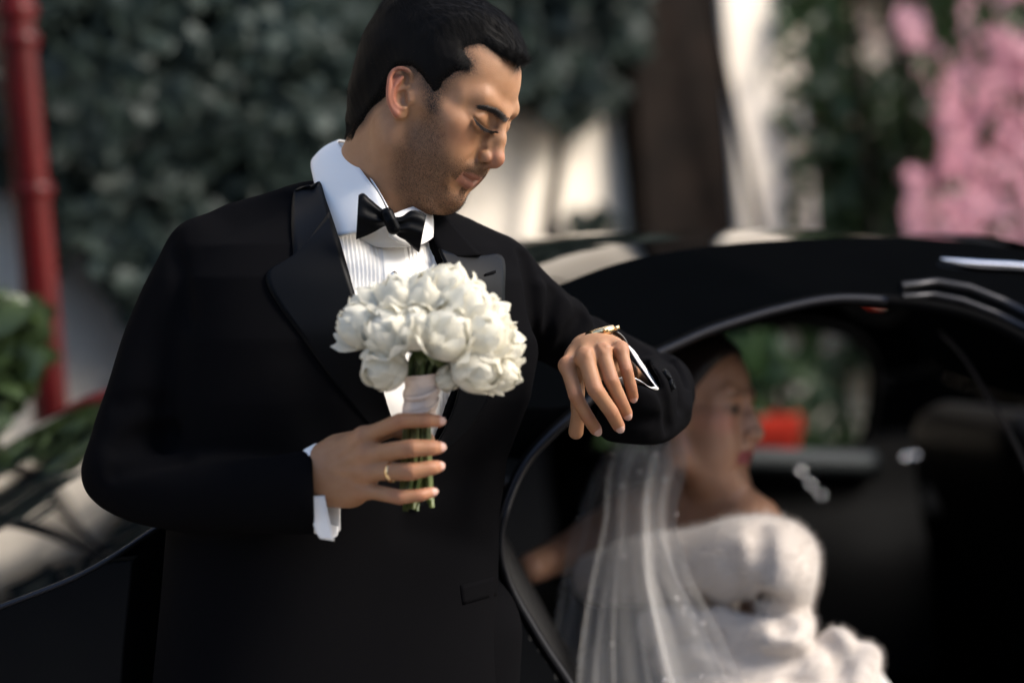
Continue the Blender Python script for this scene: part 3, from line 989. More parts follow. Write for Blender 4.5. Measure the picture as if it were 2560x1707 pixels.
def ear(B, fr='H', s=1):
    def e(px, py, n):
        q = head_px(1004 + (px - 1004) * .90 + 1, 243 + (py - 243) * .93 + 3, n); q[1] *= s; return q
    hx = [e(1029, 224, .0735), e(1036, 208, .0765), e(1035, 195, .079), e(1025, 185, .083), e(1007, 180, .088), e(989, 186, .0915), e(980, 199, .0935),
          e(976, 220, .0945), e(974, 246, .0935), e(976, 266, .0915), e(983, 283, .088), e(996, 298, .0845)]
    ax_l = e(1004, 190, .083) - e(1004, 290, .082); ax_l /= np.linalg.norm(ax_l)
    ax_w = e(978, 236, .093) - e(1036, 236, .072); ax_w -= ax_l * (ax_w @ ax_l); ax_w /= np.linalg.norm(ax_w)
    Rm = np.stack([ax_w, np.cross(ax_l, ax_w), ax_l], 1)
    B.ell(e(1004, 238, .0795), (.0165, .0042, .027), 'u', .004, fr, Rm)
    B.ell(e(1006, 290, .0795), (.0095, .0042, .0105), 'u', .006, fr, Rm)      # lobe
    B.chain(hx, [.0018, .0024, .0028, .0030, .0031, .0031, .0031, .0031, .0031, .0031, .0033, .0040], 'u', .0025, fr, 28)
    ah = [e(1012, 203, .0835), e(999, 217, .0865), e(991, 238, .0885), e(991, 259, .0878), e(1003, 274, .0845), e(1016, 282, .080)]
    B.chain(ah, [.0026, .0030, .0030, .0029, .0029, .0032], 'u', .005, fr, 14)
    B.ell(e(1012, 253, .0845), (.0095, .0085, .0135), 's', .004, fr, Rm)      # concha
    B.ell(e(1016, 231, .0850), (.0085, .0060, .0042), 's', .003, fr, Rm)
    B.cone(e(1000, 238, .082), e(1030, 226, .077), .0016, .0022, 'u', .003, fr)
    B.cone(e(1031, 247, .0765), e(1033, 264, .0765), .0040, .0042, 'u', .006, fr)   # tragus
    B.cone(e(1026, 203, .086), e(1020, 209, .086), .0022, .0018, 's', .003, fr)


def finger(B, J, R, k=.006):
    """J: (px, py, distance) of knuckle, two joints, tip; R: radii in photo pixels"""
    P = np.array([V(*j) for j in J])
    r = np.array([a * j[2] / FK for a, j in zip(R, J)])
    # shaft a little slimmer between the joints
    Q, q = [P[0]], [r[0]]
    for i in range(3):
        Q += [(P[i] + P[i + 1]) / 2, P[i + 1]]
        q += [(r[i] + r[i + 1]) / 2 * (.965 if i < 2 else 1.0), r[i + 1]]
    B.chain(Q, q, 'u', k)


def creases(B, J, R, up):
    """skin folds over the finger joints"""
    P = np.array([V(*j) for j in J]); up = np.asarray(up, float)
    for i, offs in ((1, (-.0035, -.0005, .0028)), (2, (-.0015, .0015))):
        t = P[i + 1] - P[i - 1]; t /= np.linalg.norm(t)
        u = up - t * (up @ t); u /= np.linalg.norm(u); sd = np.cross(t, u)
        r = R[i] * J[i][2] / FK
        for o in offs:
            c = P[i] + t * o
            B.groove([c + r * (u * math.cos(a) + sd * math.sin(a)) + t * .0006 * math.sin(5 * a + o * 900) for a in (-.95, -.5, 0, .5, .95)], .0010, .0011, None, 9)


def tendon(B, a, b_, h=.0012, w=.0032):
    pa, pb = np.array(V(*a)), np.array(V(*b_))
    pts = []
    for t in np.linspace(0, 1, 6):
        p = pa * (1 - t) + pb * t; px = to_px(p[None])[0]
        pts.append(B.hit(px[0], px[1], p[1] - .15, p[1] + .1))
    B.groove(pts, -h, w)


NAILS = []


def nail(B, J, R, up, dirn=None, size=.62):
    P = [V(*j) for j in J]; r = R[3] * J[3][2] / FK
    t = P[3] - P[2]; t /= np.linalg.norm(t)
    up = np.asarray(up, float); up = up - t * (up @ t); up /= np.linalg.norm(up)
    s = np.cross(t, up)
    c = P[3] + up * r * .66 + t * r * .10
    B.ell(c, (r * 1.00, r * .74, r * .40), 'u', .0006, None, np.stack([t, s, up], 1))
    NAILS.append((c, np.stack([t, s, up], 1), (r * 1.02, r * .76, r * .55)))


GB = Body()
GB.frame('H', HO, HB)
face(GB)
LASH = face_detail(GB)
ear(GB, s=1)
ear(GB, s=-1)
# neck
nb = V(925, 575, 3.15)
nt = HO + HB @ np.array([-.022, 0, -.045])
GB.cone(nt, nb, .056, .060, 'u', .02)
GB.cone(HO + HB @ np.array([.010, .008, -.085]), V(975, 570, 3.115), .034, .032, 'u', .03)
GB.cone(HO + HB @ np.array([-.045, 0, -.03]), V(885, 520, 3.19), .045, .05, 'u', .03)
GB.cone(HO + HB @ np.array([-.018, .056, -.045]), V(980, 590, 3.085), .015, .012, 'u', .03)     # neck muscle
# hidden shoulders, chest and arms under the clothes
WR, WL = V(806, 1182, 2.905), V(1512, 884, 3.118)
GB.cone(V(860, 700, 3.12), V(1060, 710, 3.16), .060, .060, 'u', .03)
GB.cone(V(900, 760, 3.13), V(870, 1300, 3.12), .070, .075, 'u', .04)
GB.chain([V(880, 690, 3.12), V(640, 660, 3.09), V(500, 690, 3.07), V(402, 850, 3.05), V(320, 1090, 3.03), V(318, 1195, 3.01), V(430, 1228, 2.97), V(650, 1205, 2.925), WR],
         [.045, .030, .028, .028, .026, .026, .026, .028, .029], 'u', .02, None, 40)
GB.chain([V(1060, 710, 3.16), V(1250, 720, 3.20), V(1330, 785, 3.23), V(1500, 895, 3.29), V(1610, 960, 3.325), V(1610, 985, 3.25), V(1590, 965, 3.20), WL],
         [.045, .030, .026, .024, .021, .018, .018, .0205], 'u', .016, None, 40)

# ---- hand hanging from the car (thumb side towards the bouquet)
z3 = lambda x, y, d: (1300 + x * .2551, 750 + y * .2551, d)
LH = {
    'i': ([z3(462, 640, 3.030), z3(545, 935, 3.008), z3(655, 1135, 3.022), z3(742, 1265, 3.042)], [19.5, 18.3, 17.0, 15.6]),
    'm': ([z3(640, 560, 3.020), z3(735, 870, 2.998), z3(895, 1095, 3.010), z3(966, 1232, 3.030)], [22.5, 21.0, 18.4, 16.0]),
    'r': ([z3(810, 505, 3.026), z3(893, 780, 3.008), z3(985, 985, 3.020), z3(1043, 1108, 3.040)], [20.0, 19.2, 17.4, 15.6]),
    'p': ([z3(985, 480, 3.042), z3(1043, 680, 3.028), z3(1088, 850, 3.036), z3(1108, 945, 3.050)], [18.0, 16.4, 15.0, 13.6]),
}
for kf, (J, R) in LH.items():
    finger(GB, J, R, .005)
    GB.cone(V(*z3(690 + {'i': -70, 'm': 0, 'r': 90, 'p': 150}[kf], 465, 3.108)), V(*J[0]), .0165, R[0] * 3.03 / FK, 'u', .008)
GB.ell(V(*z3(760, 560, 3.070)), (.034, .024, .030), 'u', .014)
GB.cone(V(*z3(770, 480, 3.112)), WL, .021, .0215, 'u', .012)
for a, b_ in ((z3(640, 480, 3.09), z3(500, 610, 3.03)), (z3(700, 460, 3.09), z3(650, 540, 3.02)), (z3(770, 450, 3.09), z3(800, 500, 3.03)), (z3(850, 450, 3.09), z3(960, 480, 3.04))):
    tendon(GB, a, b_)
th = [z3(560, 640, 3.075), z3(560, 900, 3.062), z3(568, 1120, 3.058), z3(548, 1290, 3.066)]
tr = [24, 19.5, 17.5, 19.0]
finger(GB, th, tr, .006)
GB.cone(V(*z3(640, 520, 3.108)), V(*th[0]), .015, .016, 'u', .012)
for kf in 'imrp':
    nail(GB, *LH[kf], V(1500, 900, 2.2) - V(*LH[kf][0][3]))
    creases(GB, *LH[kf], V(1500, 900, 2.2) - V(*LH[kf][0][3]))
# ---- hand round the bouquet
z4 = lambda x, y, d: (740 + x * .2806, 940 + y * .2806, d)
RH = {
    'i': ([z4(600, 545, 2.868), z4(930, 398, 2.836), z4(1165, 392, 2.834), z4(1268, 402, 2.846)], [21.5, 20.2, 18.4, 15.6]),
    'm': ([z4(640, 700, 2.862), z4(1035, 642, 2.826), z4(1195, 638, 2.832), z4(1268, 636, 2.844)], [24, 23.0, 20.6, 16.6]),
    'r': ([z4(625, 850, 2.864), z4(1025, 850, 2.828), z4(1200, 818, 2.834), z4(1262, 806, 2.846)], [23.5, 22.6, 19.2, 15.8]),
    'p': ([z4(600, 1010, 2.872), z4(925, 1078, 2.836), z4(1105, 1060, 2.838), z4(1210, 1034, 2.850)], [20, 18.8, 16.2, 13.6]),
}
for kf, (J, R) in RH.items():
    finger(GB, J, R, .005)
    GB.cone(V(*z4(300, {'i': 760, 'm': 830, 'r': 900, 'p': 980}[kf], 2.900)), V(*J[0]), .021, R[0] * 2.86 / FK, 'u', .014)
for a, b_ in ((z4(330, 740, 2.88), z4(560, 560, 2.86)), (z4(330, 800, 2.88), z4(590, 700, 2.86)), (z4(330, 850, 2.88), z4(590, 850, 2.86)), (z4(330, 910, 2.88), z4(570, 1000, 2.87))):
    tendon(GB, a, b_, .0010, .0040)
GB.ell(V(*z4(440, 850, 2.896)), (.042, .017, .036), 'u', .016)
GB.cone(V(*z4(480, 1010, 2.89)), V(*z4(260, 960, 2.905)), .020, .022, 'u', .014)
GB.cone(V(*z4(260, 860, 2.908)), WR, .029, .029, 'u', .012)
GB.cone(V(*z4(380, 640, 2.905)), V(*z4(640, 560, 2.905)), .016, .014, 'u', .014)
tb = [z4(640, 560, 2.905), z4(860, 470, 2.905), z4(1060, 520, 2.902), z4(1180, 560, 2.900)]
finger(GB, tb, [21, 20, 18.5, 16], .006)
for kf in 'imrp':
    J = RH[kf][0]
    nail(GB, *RH[kf], V(J[3][0] + 60, J[3][1] - 10, 2.80) - V(*J[3]))
    creases(GB, *RH[kf], V(J[2][0] + 20, J[2][1] - 10, 2.5) - V(*J[2]))

gv, gf = GB.mesh(.0015)
gv, gf, _k = keep_largest(gv, gf)
for _i in range(1):      # one light relaxation against grid steps
    acc = np.zeros_like(gv); cnt = np.zeros(len(gv))
    for a, b in ((0, 1), (1, 2), (2, 3), (3, 0)):
        np.add.at(acc, gf[:, a], gv[gf[:, b]]); np.add.at(cnt, gf[:, a], 1)
        np.add.at(acc, gf[:, b], gv[gf[:, a]]); np.add.at(cnt, gf[:, b], 1)
    gv = gv * .5 + .5 * acc / cnt[:, None]

# ---- colours that belong to the skin: beard shadow, lips, blush, brows, nails
def skin_masks(v):
    q = hl(v); f, n, z = q[:, 0], q[:, 1], q[:, 2]; a = np.abs(n)
    near = (np.abs(f) < .16) & (a < .11) & (z < .16) & (z > -.16)
    # beard: below a line from sideburn to the moustache, above the throat line
    px = to_px(v)
    def m2(poly, soft):      # region in head axes (forward, up)
        return sstep(-poly_sd(np.stack([f, z], 1), poly), -soft, soft)
    cheek = m2([hp(1070, 262, .073), hp(1104, 262, .071), hp(1111, 330, .066), hp(1116, 385, .058), hp(1140, 416, .040), hp(1166, 412, .028), hp(1200, 415, .015), (.098, -.0325), (.125, -.034), (.125, -.125),
                hp(1060, 545, .02), hp(1020, 522, .035), hp(992, 470, .05), hp(998, 400, .062), hp(1030, 335, .070), hp(1060, 300, .073)], .013)
    beard = cheek * near
    scalp = m2([(p[0], p[1]) for p in HLP_SKIN], .011) * near * (f < .11)
    beard = np.maximum(beard, scalp * 1.9)
    lips = np.zeros(len(v))
    up = m2([(.120, -.0470), (.098, -.0452), (.090, -.0500), (.0825, -.0535), (.0825, -.0575), (.092, -.0575), (.120, -.0575)], .0016)
    lo = m2([(.120, -.0560), (.092, -.0560), (.0830, -.0552), (.087, -.0635), (.092, -.0690), (.120, -.0705)], .0016)
    lips = np.maximum(up, lo) * (a < .027) * near
    beard = beard * (1 - lips) * (1 - .85 * m2([(.12, -.070), (.094, -.070), (.084, -.060), (.082, -.072), (.088, -.080), (.12, -.080)], .003) * (a > .008))
    nose = sstep(f, .100, .112) * sstep(-z, -.002, .012) * (z > -.032) * near
    cheekred = np.exp(-(((f - .066) / .02) ** 2 + ((a - .045) / .02) ** 2 + ((z + .008) / .02) ** 2)) * near
    red = np.clip(.5 * nose + .5 * cheekred + near * sstep(a, .080, .086) * .9 * (f < .02), 0, 1)
    for J, R in list(LH.values()) + list(RH.values()):
        for i in (0, 1, 2, 3):
            d = np.linalg.norm(v - V(*J[i]), axis=1)
            red = np.maximum(red, (.55 if i < 3 else .8) * np.exp(-(d / .011) ** 2))
    nl = np.zeros(len(v))
    for c, B, r in NAILS:
        w = ((v - c) @ B) / np.array(r)
        nl = np.maximum(nl, sstep(-(np.linalg.norm(w, axis=1)), -1.02, -.9))
    bk = np.zeros(len(v))
    # lash line and socket crease
    return beard, lips, red, nl


sk = mat('skin', (.46, .25, .155), .46)
t, N, L, b = nodes(sk)
b.inputs['Subsurface Weight'].default_value = .18
b.inputs['Subsurface Radius'].default_value = (.012, .004, .002)
b.inputs['Subsurface Scale'].default_value = .5
b.inputs['Specular IOR Level'].default_value = .30
tc = N.new('ShaderNodeTexCoord')
nz = N.new('ShaderNodeTexNoise'); nz.inputs['Scale'].default_value = 60; nz.inputs['Detail'].default_value = 5
L.new(tc.outputs['Object'], nz.inputs['Vector'])
def attr(nm):
    a = N.new('ShaderNodeAttribute'); a.attribute_name = nm; return a.outputs['Fac']
def mix(f, c1, c2):
    m = N.new('ShaderNodeMix'); m.data_type = 'RGBA'
    for s, x in ((0, f), (6, c1), (7, c2)):
        if isinstance(x, (float, int)): m.inputs[s].default_value = x
        elif isinstance(x, tuple): m.inputs[s].default_value = (*x, 1)
        else: L.new(x, m.inputs[s])
    return m.outputs[2]
def mth(op, a, bb=None, c=None):
    m = N.new('ShaderNodeMath'); m.operation = op
    for i, x in enumerate((a, bb, c)):
        if x is None: continue
        if isinstance(x, (float, int)): m.inputs[i].default_value = x
        else: L.new(x, m.inputs[i])
    return m.outputs[0]
base = mix(nz.outputs['Fac'], (.255, .125, .060), (.355, .182, .096))
base = mix(mth('MULTIPLY', attr('red'), .75), base, (.33, .105, .070))
# beard shadow: short hairs seen as fine dark flecks
hz = N.new('ShaderNodeTexNoise'); hz.inputs['Scale'].default_value = 800; hz.inputs['Detail'].default_value = 2
mp = N.new('ShaderNodeMapping'); mp.inputs['Scale'].default_value = (1, 1, .55)
L.new(tc.outputs['Object'], mp.inputs[0]); L.new(mp.outputs[0], hz.inputs['Vector'])
fl = mth('MULTIPLY', mth('SUBTRACT', hz.outputs['Fac'], .30), 2.6)
fl = mth('MINIMUM', mth('MAXIMUM', fl, 0), 1)
bd = mth('MULTIPLY', attr('beard'), mth('ADD', mth('MULTIPLY', fl, .40), .22))
base = mix(bd, base, (.026, .019, .015))
base = mix(mth('MULTIPLY', attr('lips'), .60), base, (.30, .115, .092))
base = mix(mth('MULTIPLY', attr('nail'), .8), base, (.50, .33, .28))
L.new(base, b.inputs['Base Color'])
rg = mth('ADD', mth('MULTIPLY', attr('beard'), .14), .52)
rg = mth('SUBTRACT', rg, mth('MULTIPLY', mth('MAXIMUM', attr('nail'), attr('lips')), .14))
L.new(rg, b.inputs['Roughness'])
bz = N.new('ShaderNodeTexNoise'); bz.inputs['Scale'].default_value = 900; bz.inputs['Detail'].default_value = 3
L.new(tc.outputs['Object'], bz.inputs['Vector'])
bp = N.new('ShaderNodeBump'); bp.inputs['Strength'].default_value = .45; bp.inputs['Distance'].default_value = .0008
L.new(bz.outputs['Fac'], bp.inputs['Height']); L.new(bp.outputs[0], b.inputs['Normal'])

groom = mesh_obj('person', to_world(gv), gf, sk)
tag(groom, 'bearded man in black tuxedo and bow tie leaning on the car, holding a bouquet', 'person')
for nm, val in zip(('beard', 'lips', 'red', 'nail'), skin_masks(gv)):
    color_attr(groom, nm, val)
print('body', len(gv), len(gf))

# ------------------------------------------------------------------ groom: hair, brows, lashes
HR = Body()
HR.frame('H', HO, HB)
skull(HR)
HR.cone((-.045, 0, -.03), (-.060, 0, -.075), .057, .050, 'u', .03, 'H')
def _hairT(P):
    f, a, z = P[:, 0], np.abs(P[:, 1]), P[:, 2]
    sd = -poly_sd(np.stack([f, z], 1), HLP)
    top = sstep(z, .055, .115)
    front = sstep(f, .03, .085) * top
    back = sstep(-f, .03, .10)
    T = -.004 + sstep(sd, -.004, .016) * .0070 + sstep(sd, .004, .05) * (.003 + .010 * top + .011 * back) * (1 - .45 * front) + front * .009 * sstep(sd, -.006, .006)
    low = sstep(-z, .02, .07)
    T -= low * .006
    # combed locks: furrows along the flow (forward and down to the near side)
    u = P[:, 1] * 1.0 + .35 * f
    g = np.sin(u * 520 + 4 * np.sin(f * 40) + 3 * np.sin(z * 55)) * .0004 + np.sin(u * 1100 + 5 * np.sin(f * 60 + z * 30)) * .0003
    g2 = np.sin((f * .7 + z * .7) * 620 + 4 * np.sin(z * 70 + f * 30)) * .00015
    T += np.where(sd > 0, g * top + g2 * (1 - top), 0)
    return -T.astype(np.float32)
HR.add(_hairT, (-.2, -.15, -.2), (.2, .15, .25), 'd', .001, 'H')
hv, hf = HR.mesh(.0018)
q = hl(hv)
ok = (-poly_sd(q[:, [0, 2]], HLP)) > -.008
fk = ok[hf].all(1)
hf = hf[fk]; us = np.unique(hf); mp = np.zeros(len(hv), int); mp[us] = np.arange(len(us)); hv = hv[us]; hf = mp[hf]
hm = mat('hair_dark', (.0035, .0028, .0024), .6)
hm.node_tree.nodes['Principled BSDF'].inputs['Specular IOR Level'].default_value = .07
hair = mesh_obj('hair', to_world(hv), hf, hm, groom)
color_attr(hair, 'hair_cover', sstep(-poly_sd(hl(hv)[:, [0, 2]], HLP), -.001, .018))
t, N, L, b = nodes(hm)      # the hair thins out towards its edge
ad = N.new('ShaderNodeAttribute'); ad.attribute_name = 'hair_cover'
gm = N.new('ShaderNodeNewGeometry'); sx_ = N.new('ShaderNodeMapping'); sx_.inputs['Scale'].default_value = (900, 900, 300)
wn2 = N.new('ShaderNodeTexNoise'); wn2.inputs['Scale'].default_value = 1.0; wn2.inputs['Detail'].default_value = 1
L.new(gm.outputs['Position'], sx_.inputs[0]); L.new(sx_.outputs[0], wn2.inputs['Vector'])
mr_ = N.new('ShaderNodeMapRange'); mr_.inputs['From Min'].default_value = .25; mr_.inputs['From Max'].default_value = .75
L.new(wn2.outputs['Fac'], mr_.inputs['Value'])
cm = N.new('ShaderNodeMath'); cm.operation = 'LESS_THAN'; L.new(mr_.outputs[0], cm.inputs[0]); L.new(ad.outputs['Fac'], cm.inputs[1])
tp_ = N.new('ShaderNodeBsdfTransparent'); ms_ = N.new('ShaderNodeMixShader'); ou_ = [n for n in N if n.type == 'OUTPUT_MATERIAL'][0]
L.new(cm.outputs[0], ms_.inputs[0]); L.new(tp_.outputs[0], ms_.inputs[1]); L.new(b.outputs[0], ms_.inputs[2]); L.new(ms_.outputs[0], ou_.inputs[0])
strand_m = mat('hair_strand', (.0030, .0024, .0021), .6)
strand_m.node_tree.nodes['Principled BSDF'].inputs['Specular IOR Level'].default_value = .16
# loose strands over it
rng = np.random.RandomState(4)
q = hl(hv); sd = -poly_sd(q[:, [0, 2]], HLP)
cand = np.nonzero((sd > -.003) & (q[:, 1] > -.075))[0]
pick = rng.choice(cand, 30000)
edge = rng.choice(np.nonzero((sd > -.007) & (sd < .012) & (q[:, 1] > -.02))[0], 8000)
pick = np.concatenate([pick, edge])
Q = q[pick]
C0 = np.array([-.017, 0, .05])
_hn = np.zeros(len(hv) * 3, np.float32); hair.data.vertices.foreach_get('normal', _hn)
nrm = (_hn.reshape(-1, 3)[pick].astype(float) @ VIEW) @ HB
top = sstep(Q[:, 2], .06, .11)
# flow: on top forward and slightly down/near; on the sides back and down; temple downwards
fl = np.stack([.9 * top + (1 - top) * (-.35), .25 * top * np.ones(len(Q)), -.05 * top - (1 - top) * .9], 1)
fl += rng.normal(0, .16, fl.shape)
fl -= nrm * (fl * nrm).sum(1)[:, None]; fl /= np.linalg.norm(fl, axis=1)[:, None]
Ln = (.007 + .011 * top) * rng.uniform(.6, 1.2, len(Q)); Ln[30000:] *= 1.25; Ln[:500] *= 1.6
k = 5
tt = np.linspace(0, 1, k)
lift = rng.uniform(.0, .12, len(Q)) + .12 * top; lift[:500] += .35
P = Q[:, None] + fl[:, None] * (Ln[:, None] * tt)[..., None] + nrm[:, None] * ((Ln * lift)[:, None] * (tt - 1.35 * tt ** 2 * .6))[..., None] - nrm[:, None] * .0006
hair_curves('hair_strands', (P.reshape(-1, 3) @ HB.T + HO).reshape(P.shape), np.where(np.arange(len(Q)) < 30000, rng.uniform(.00010, .00018, len(Q)), rng.uniform(.00010, .00018, len(Q))), strand_m, groom)

# short beard hairs
_bd = np.zeros(len(gv), np.float32); groom.data.attributes['beard'].data.foreach_get('value', _bd)
_vn = np.zeros(len(gv) * 3, np.float32); groom.data.vertices.foreach_get('normal', _vn); _vn = _vn.reshape(-1, 3)
_qb = hl(gv); _c = np.nonzero((_bd > .25) & (_qb[:, 1] > -.03) & (_qb[:, 2] < .02) & (_qb[:, 0] > .0))[0]
_p = rng.choice(_c, 16000, p=_bd[_c] / _bd[_c].sum())
_w = to_world(gv[_p]) + rng.normal(0, .0005, (len(_p), 3)); _d = np.array([.25, -.1, -.9]) + rng.normal(0, .25, (len(_p), 3)) + _vn[_p] * .7
_d /= np.linalg.norm(_d, axis=1)[:, None]
hair_curves('beard', _w[:, None] - _vn[_p][:, None] * .0003 + _d[:, None] * (rng.uniform(.0012, .0026, len(_p))[:, None, None] * np.linspace(0, 1, 3)[None, :, None]),
            rng.uniform(.00005, .00009, len(_p)), strand_m, groom, False)

# eyebrows
_q = hl(gv); _m = (_q[:, 0] > .04) & (np.abs(_q[:, 2]) < .08) & (np.abs(_q[:, 1]) < .08)
_f = gf[_m[gf].all(1)]
FACE = BVHTree.FromPolygons(gv.tolist(), _f.tolist())
def fhit(px, py):
    d = Vector(V(px, py, 1.0)).normalized()
    h = FACE.ray_cast(d * 2.4, d)
    if h[0] is None: h = FACE.find_nearest(d * 3.08)
    p, n = np.array(h[0]), np.array(h[1])
    return p, (n if n @ np.array(d) < 0 else -n)
bm_ = mat('brow_hair', (.016, .011, .008), .5)
def brow(pts_lo, pts_hi, n, sgn=1):
    lo, hi = np.array(pts_lo, float), np.array(pts_hi, float)
    S = []
    for i in range(n):
        t = rng.uniform(0, 1) ** .9; w = rng.beta(1.4, 1.4)
        s = t * (len(lo) - 1); a = min(int(s), len(lo) - 2); u = s - a
        pl = lo[a] * (1 - u) + lo[a + 1] * u; ph = hi[a] * (1 - u) + hi[a + 1] * u
        p = pl * (1 - w) + ph * w
        tan = (lo[a + 1] - lo[a]); tan = tan / np.linalg.norm(tan)
        d = tan + np.array([0, -1.0]) * (.55 * (t) + .1) * 1 + rng.normal(0, .12, 2)
        d = -d / np.linalg.norm(d) * rng.uniform(11, 17)
        d[1] += 2
        if sgn * 1 > 0: d = d * np.array([1, 1])
        q0, nn = fhit(*p)
        q2 = V(p[0] + d[0], p[1] + d[1], q0[1]); 
        v = q2 - q0; v -= nn * (v @ nn)
        S.append([q0 - nn * .0004, q0 + v * .35 + nn * .0010, q0 + v * .7 + nn * .0013, q0 + v + nn * .0006])
    return np.array(S)
B1 = brow([(1204, 269), (1222, 272), (1240, 282), (1254, 294), (1266, 305)], [(1201, 262), (1220, 262), (1242, 269), (1259, 280), (1273, 294)], 700)
hair_curves('eyebrow', B1, .00019, bm_, groom)
B2 = brow([(1276, 312), (1285, 303), (1290, 297)], [(1273, 309), (1283, 300), (1289, 293)], 60)
hair_curves('eyebrow', B2, .00012, bm_, groom)
# lashes
S = []
for i in range(320):
    t = rng.uniform(0, 1)
    c = spline(np.array(LASH), 60)[int(t * 59)]
    h = FACE.find_nearest(Vector(c)); nn = np.array(h[1]); nn = nn if nn[1] < 0 else -nn
    d = np.array([.55 + .9 * (t - .35), -.35, -.75]); d /= np.linalg.norm(d)
    d = d + nn * .5 + rng.normal(0, .12, 3)
    L_ = rng.uniform(.005, .0095)
    S.append([c + nn * .0003, c + d * L_ * .4, c + d * L_ * .75 + np.array([0, 0, .0002]), c + d * L_ + np.array([0, 0, .0010])])
hair_curves('eyelashes', np.array(S), .00042, bm_, groom)
print('hair', len(hv))
# ------------------------------------------------------------------ groom: jacket
YAW = math.radians(25)
TL = np.array([math.cos(YAW), math.sin(YAW), 0]); TN = np.array([math.sin(YAW), -math.cos(YAW), 0])
TOR = np.array([  # py, left px, right px, front half depth, centre distance
    (500, 780, 1080, .030, 3.14), (560, 660, 1180, .064, 3.13), (620, 520, 1270, .095, 3.125), (700, 470, 1326, .115, 3.12), (850, 452, 1346, .128, 3.115), (1000, 432, 1318, .128, 3.115),
    (1150, 425, 1260, .124, 3.115), (1300, 440, 1240, .124, 3.115), (1500, 424, 1236, .128, 3.115), (1700, 405, 1240, .132, 3.115),
    (1950, 390, 1250, .132, 3.115)])


def torso_fn(grow=0.):
    T = TOR.copy()
    zz = -(T[:, 0] - PH / 2) * T[:, 4] / FK
    xc = ((T[:, 1] + T[:, 2]) / 2 - PW / 2) * T[:, 4] / FK
    w = (T[:, 2] - T[:, 1]) / 2 * T[:, 4] / FK
    b = T[:, 3]
    a = np.sqrt(w ** 2 - (b * math.sin(YAW)) ** 2) / math.cos(YAW)
    zi = zz[::-1]
    def fn(P):
        z = P[:, 2]
        I = lambda arr: np.interp(z, zi, arr[::-1])
        X = np.stack([P[:, 0] - I(xc), P[:, 1] - I(T[:, 4]), np.zeros(len(P))], 1)
        u = np.abs(X @ TL) / (I(a) + grow); v = np.abs(X @ TN) / (I(b) + grow)
        e = 2.35
        nr = (u ** e + v ** e + 1e-9) ** (1 / e)
        d = (nr - 1) * (I(b) + grow) * 1.02
        return np.maximum(d, np.maximum(z - zi[-1], zi[0] - z)).astype(np.float32)
    lo = np.array([xc.min() - .3, 2.85, zi[0]]); hi = np.array([xc.max() + .3, 3.4, zi[-1]])
    return fn, lo, hi


JK = Body()
fn, lo, hi = torso_fn()
JK.add(fn, lo, hi, 'u', .03)
def JC(pts, k=.03, n=0, B=None):
    P = [V(p[0], p[1], p[3]) for p in pts]; r = [p[2] * p[3] / FK for p in pts]
    (B or JK).chain(P, r, 'u', k, None, n)
JC([(880, 505, 66, 3.16), (770, 516, 62, 3.14), (690, 553, 74, 3.12), (600, 588, 84, 3.10), (520, 626, 84, 3.08)], .03)
JC([(960, 560, 40, 3.18), (1060, 606, 55, 3.18), (1150, 628, 66, 3.19), (1232, 668, 80, 3.20)], .03)
# sleeve on the bouquet side
JC([(500, 650, 92, 3.07), (452, 740, 94, 3.06), (402, 850, 92, 3.05), (352, 1000, 90, 3.03), (316, 1100, 88, 3.02), (302, 1180, 88, 3.01)], .02, 24)
JC([(302, 1180, 88, 3.01), (330, 1210, 86, 2.995), (430, 1234, 90, 2.97), (600, 1238, 90, 2.935), (700, 1236, 98, 2.92), (776, 1230, 106, 2.905)], .02, 20)
# sleeve leaning on the car
JC([(1255, 705, 92, 3.20), (1330, 775, 92, 3.225), (1420, 845, 84, 3.26), (1500, 892, 82, 3.29), (1570, 935, 88, 3.325), (1632, 975, 92, 3.335)], .016, 22)
JC([(1640, 982, 94, 3.335), (1618, 990, 98, 3.24), (1600, 990, 92, 3.16), (1590, 988, 88, 3.12)], .02, 12)
JC([(1535, 1062, 42, 3.13), (1590, 1076, 32, 3.12), (1645, 1078, 30, 3.16), (1690, 1040, 34, 3.22)], .03, 12)
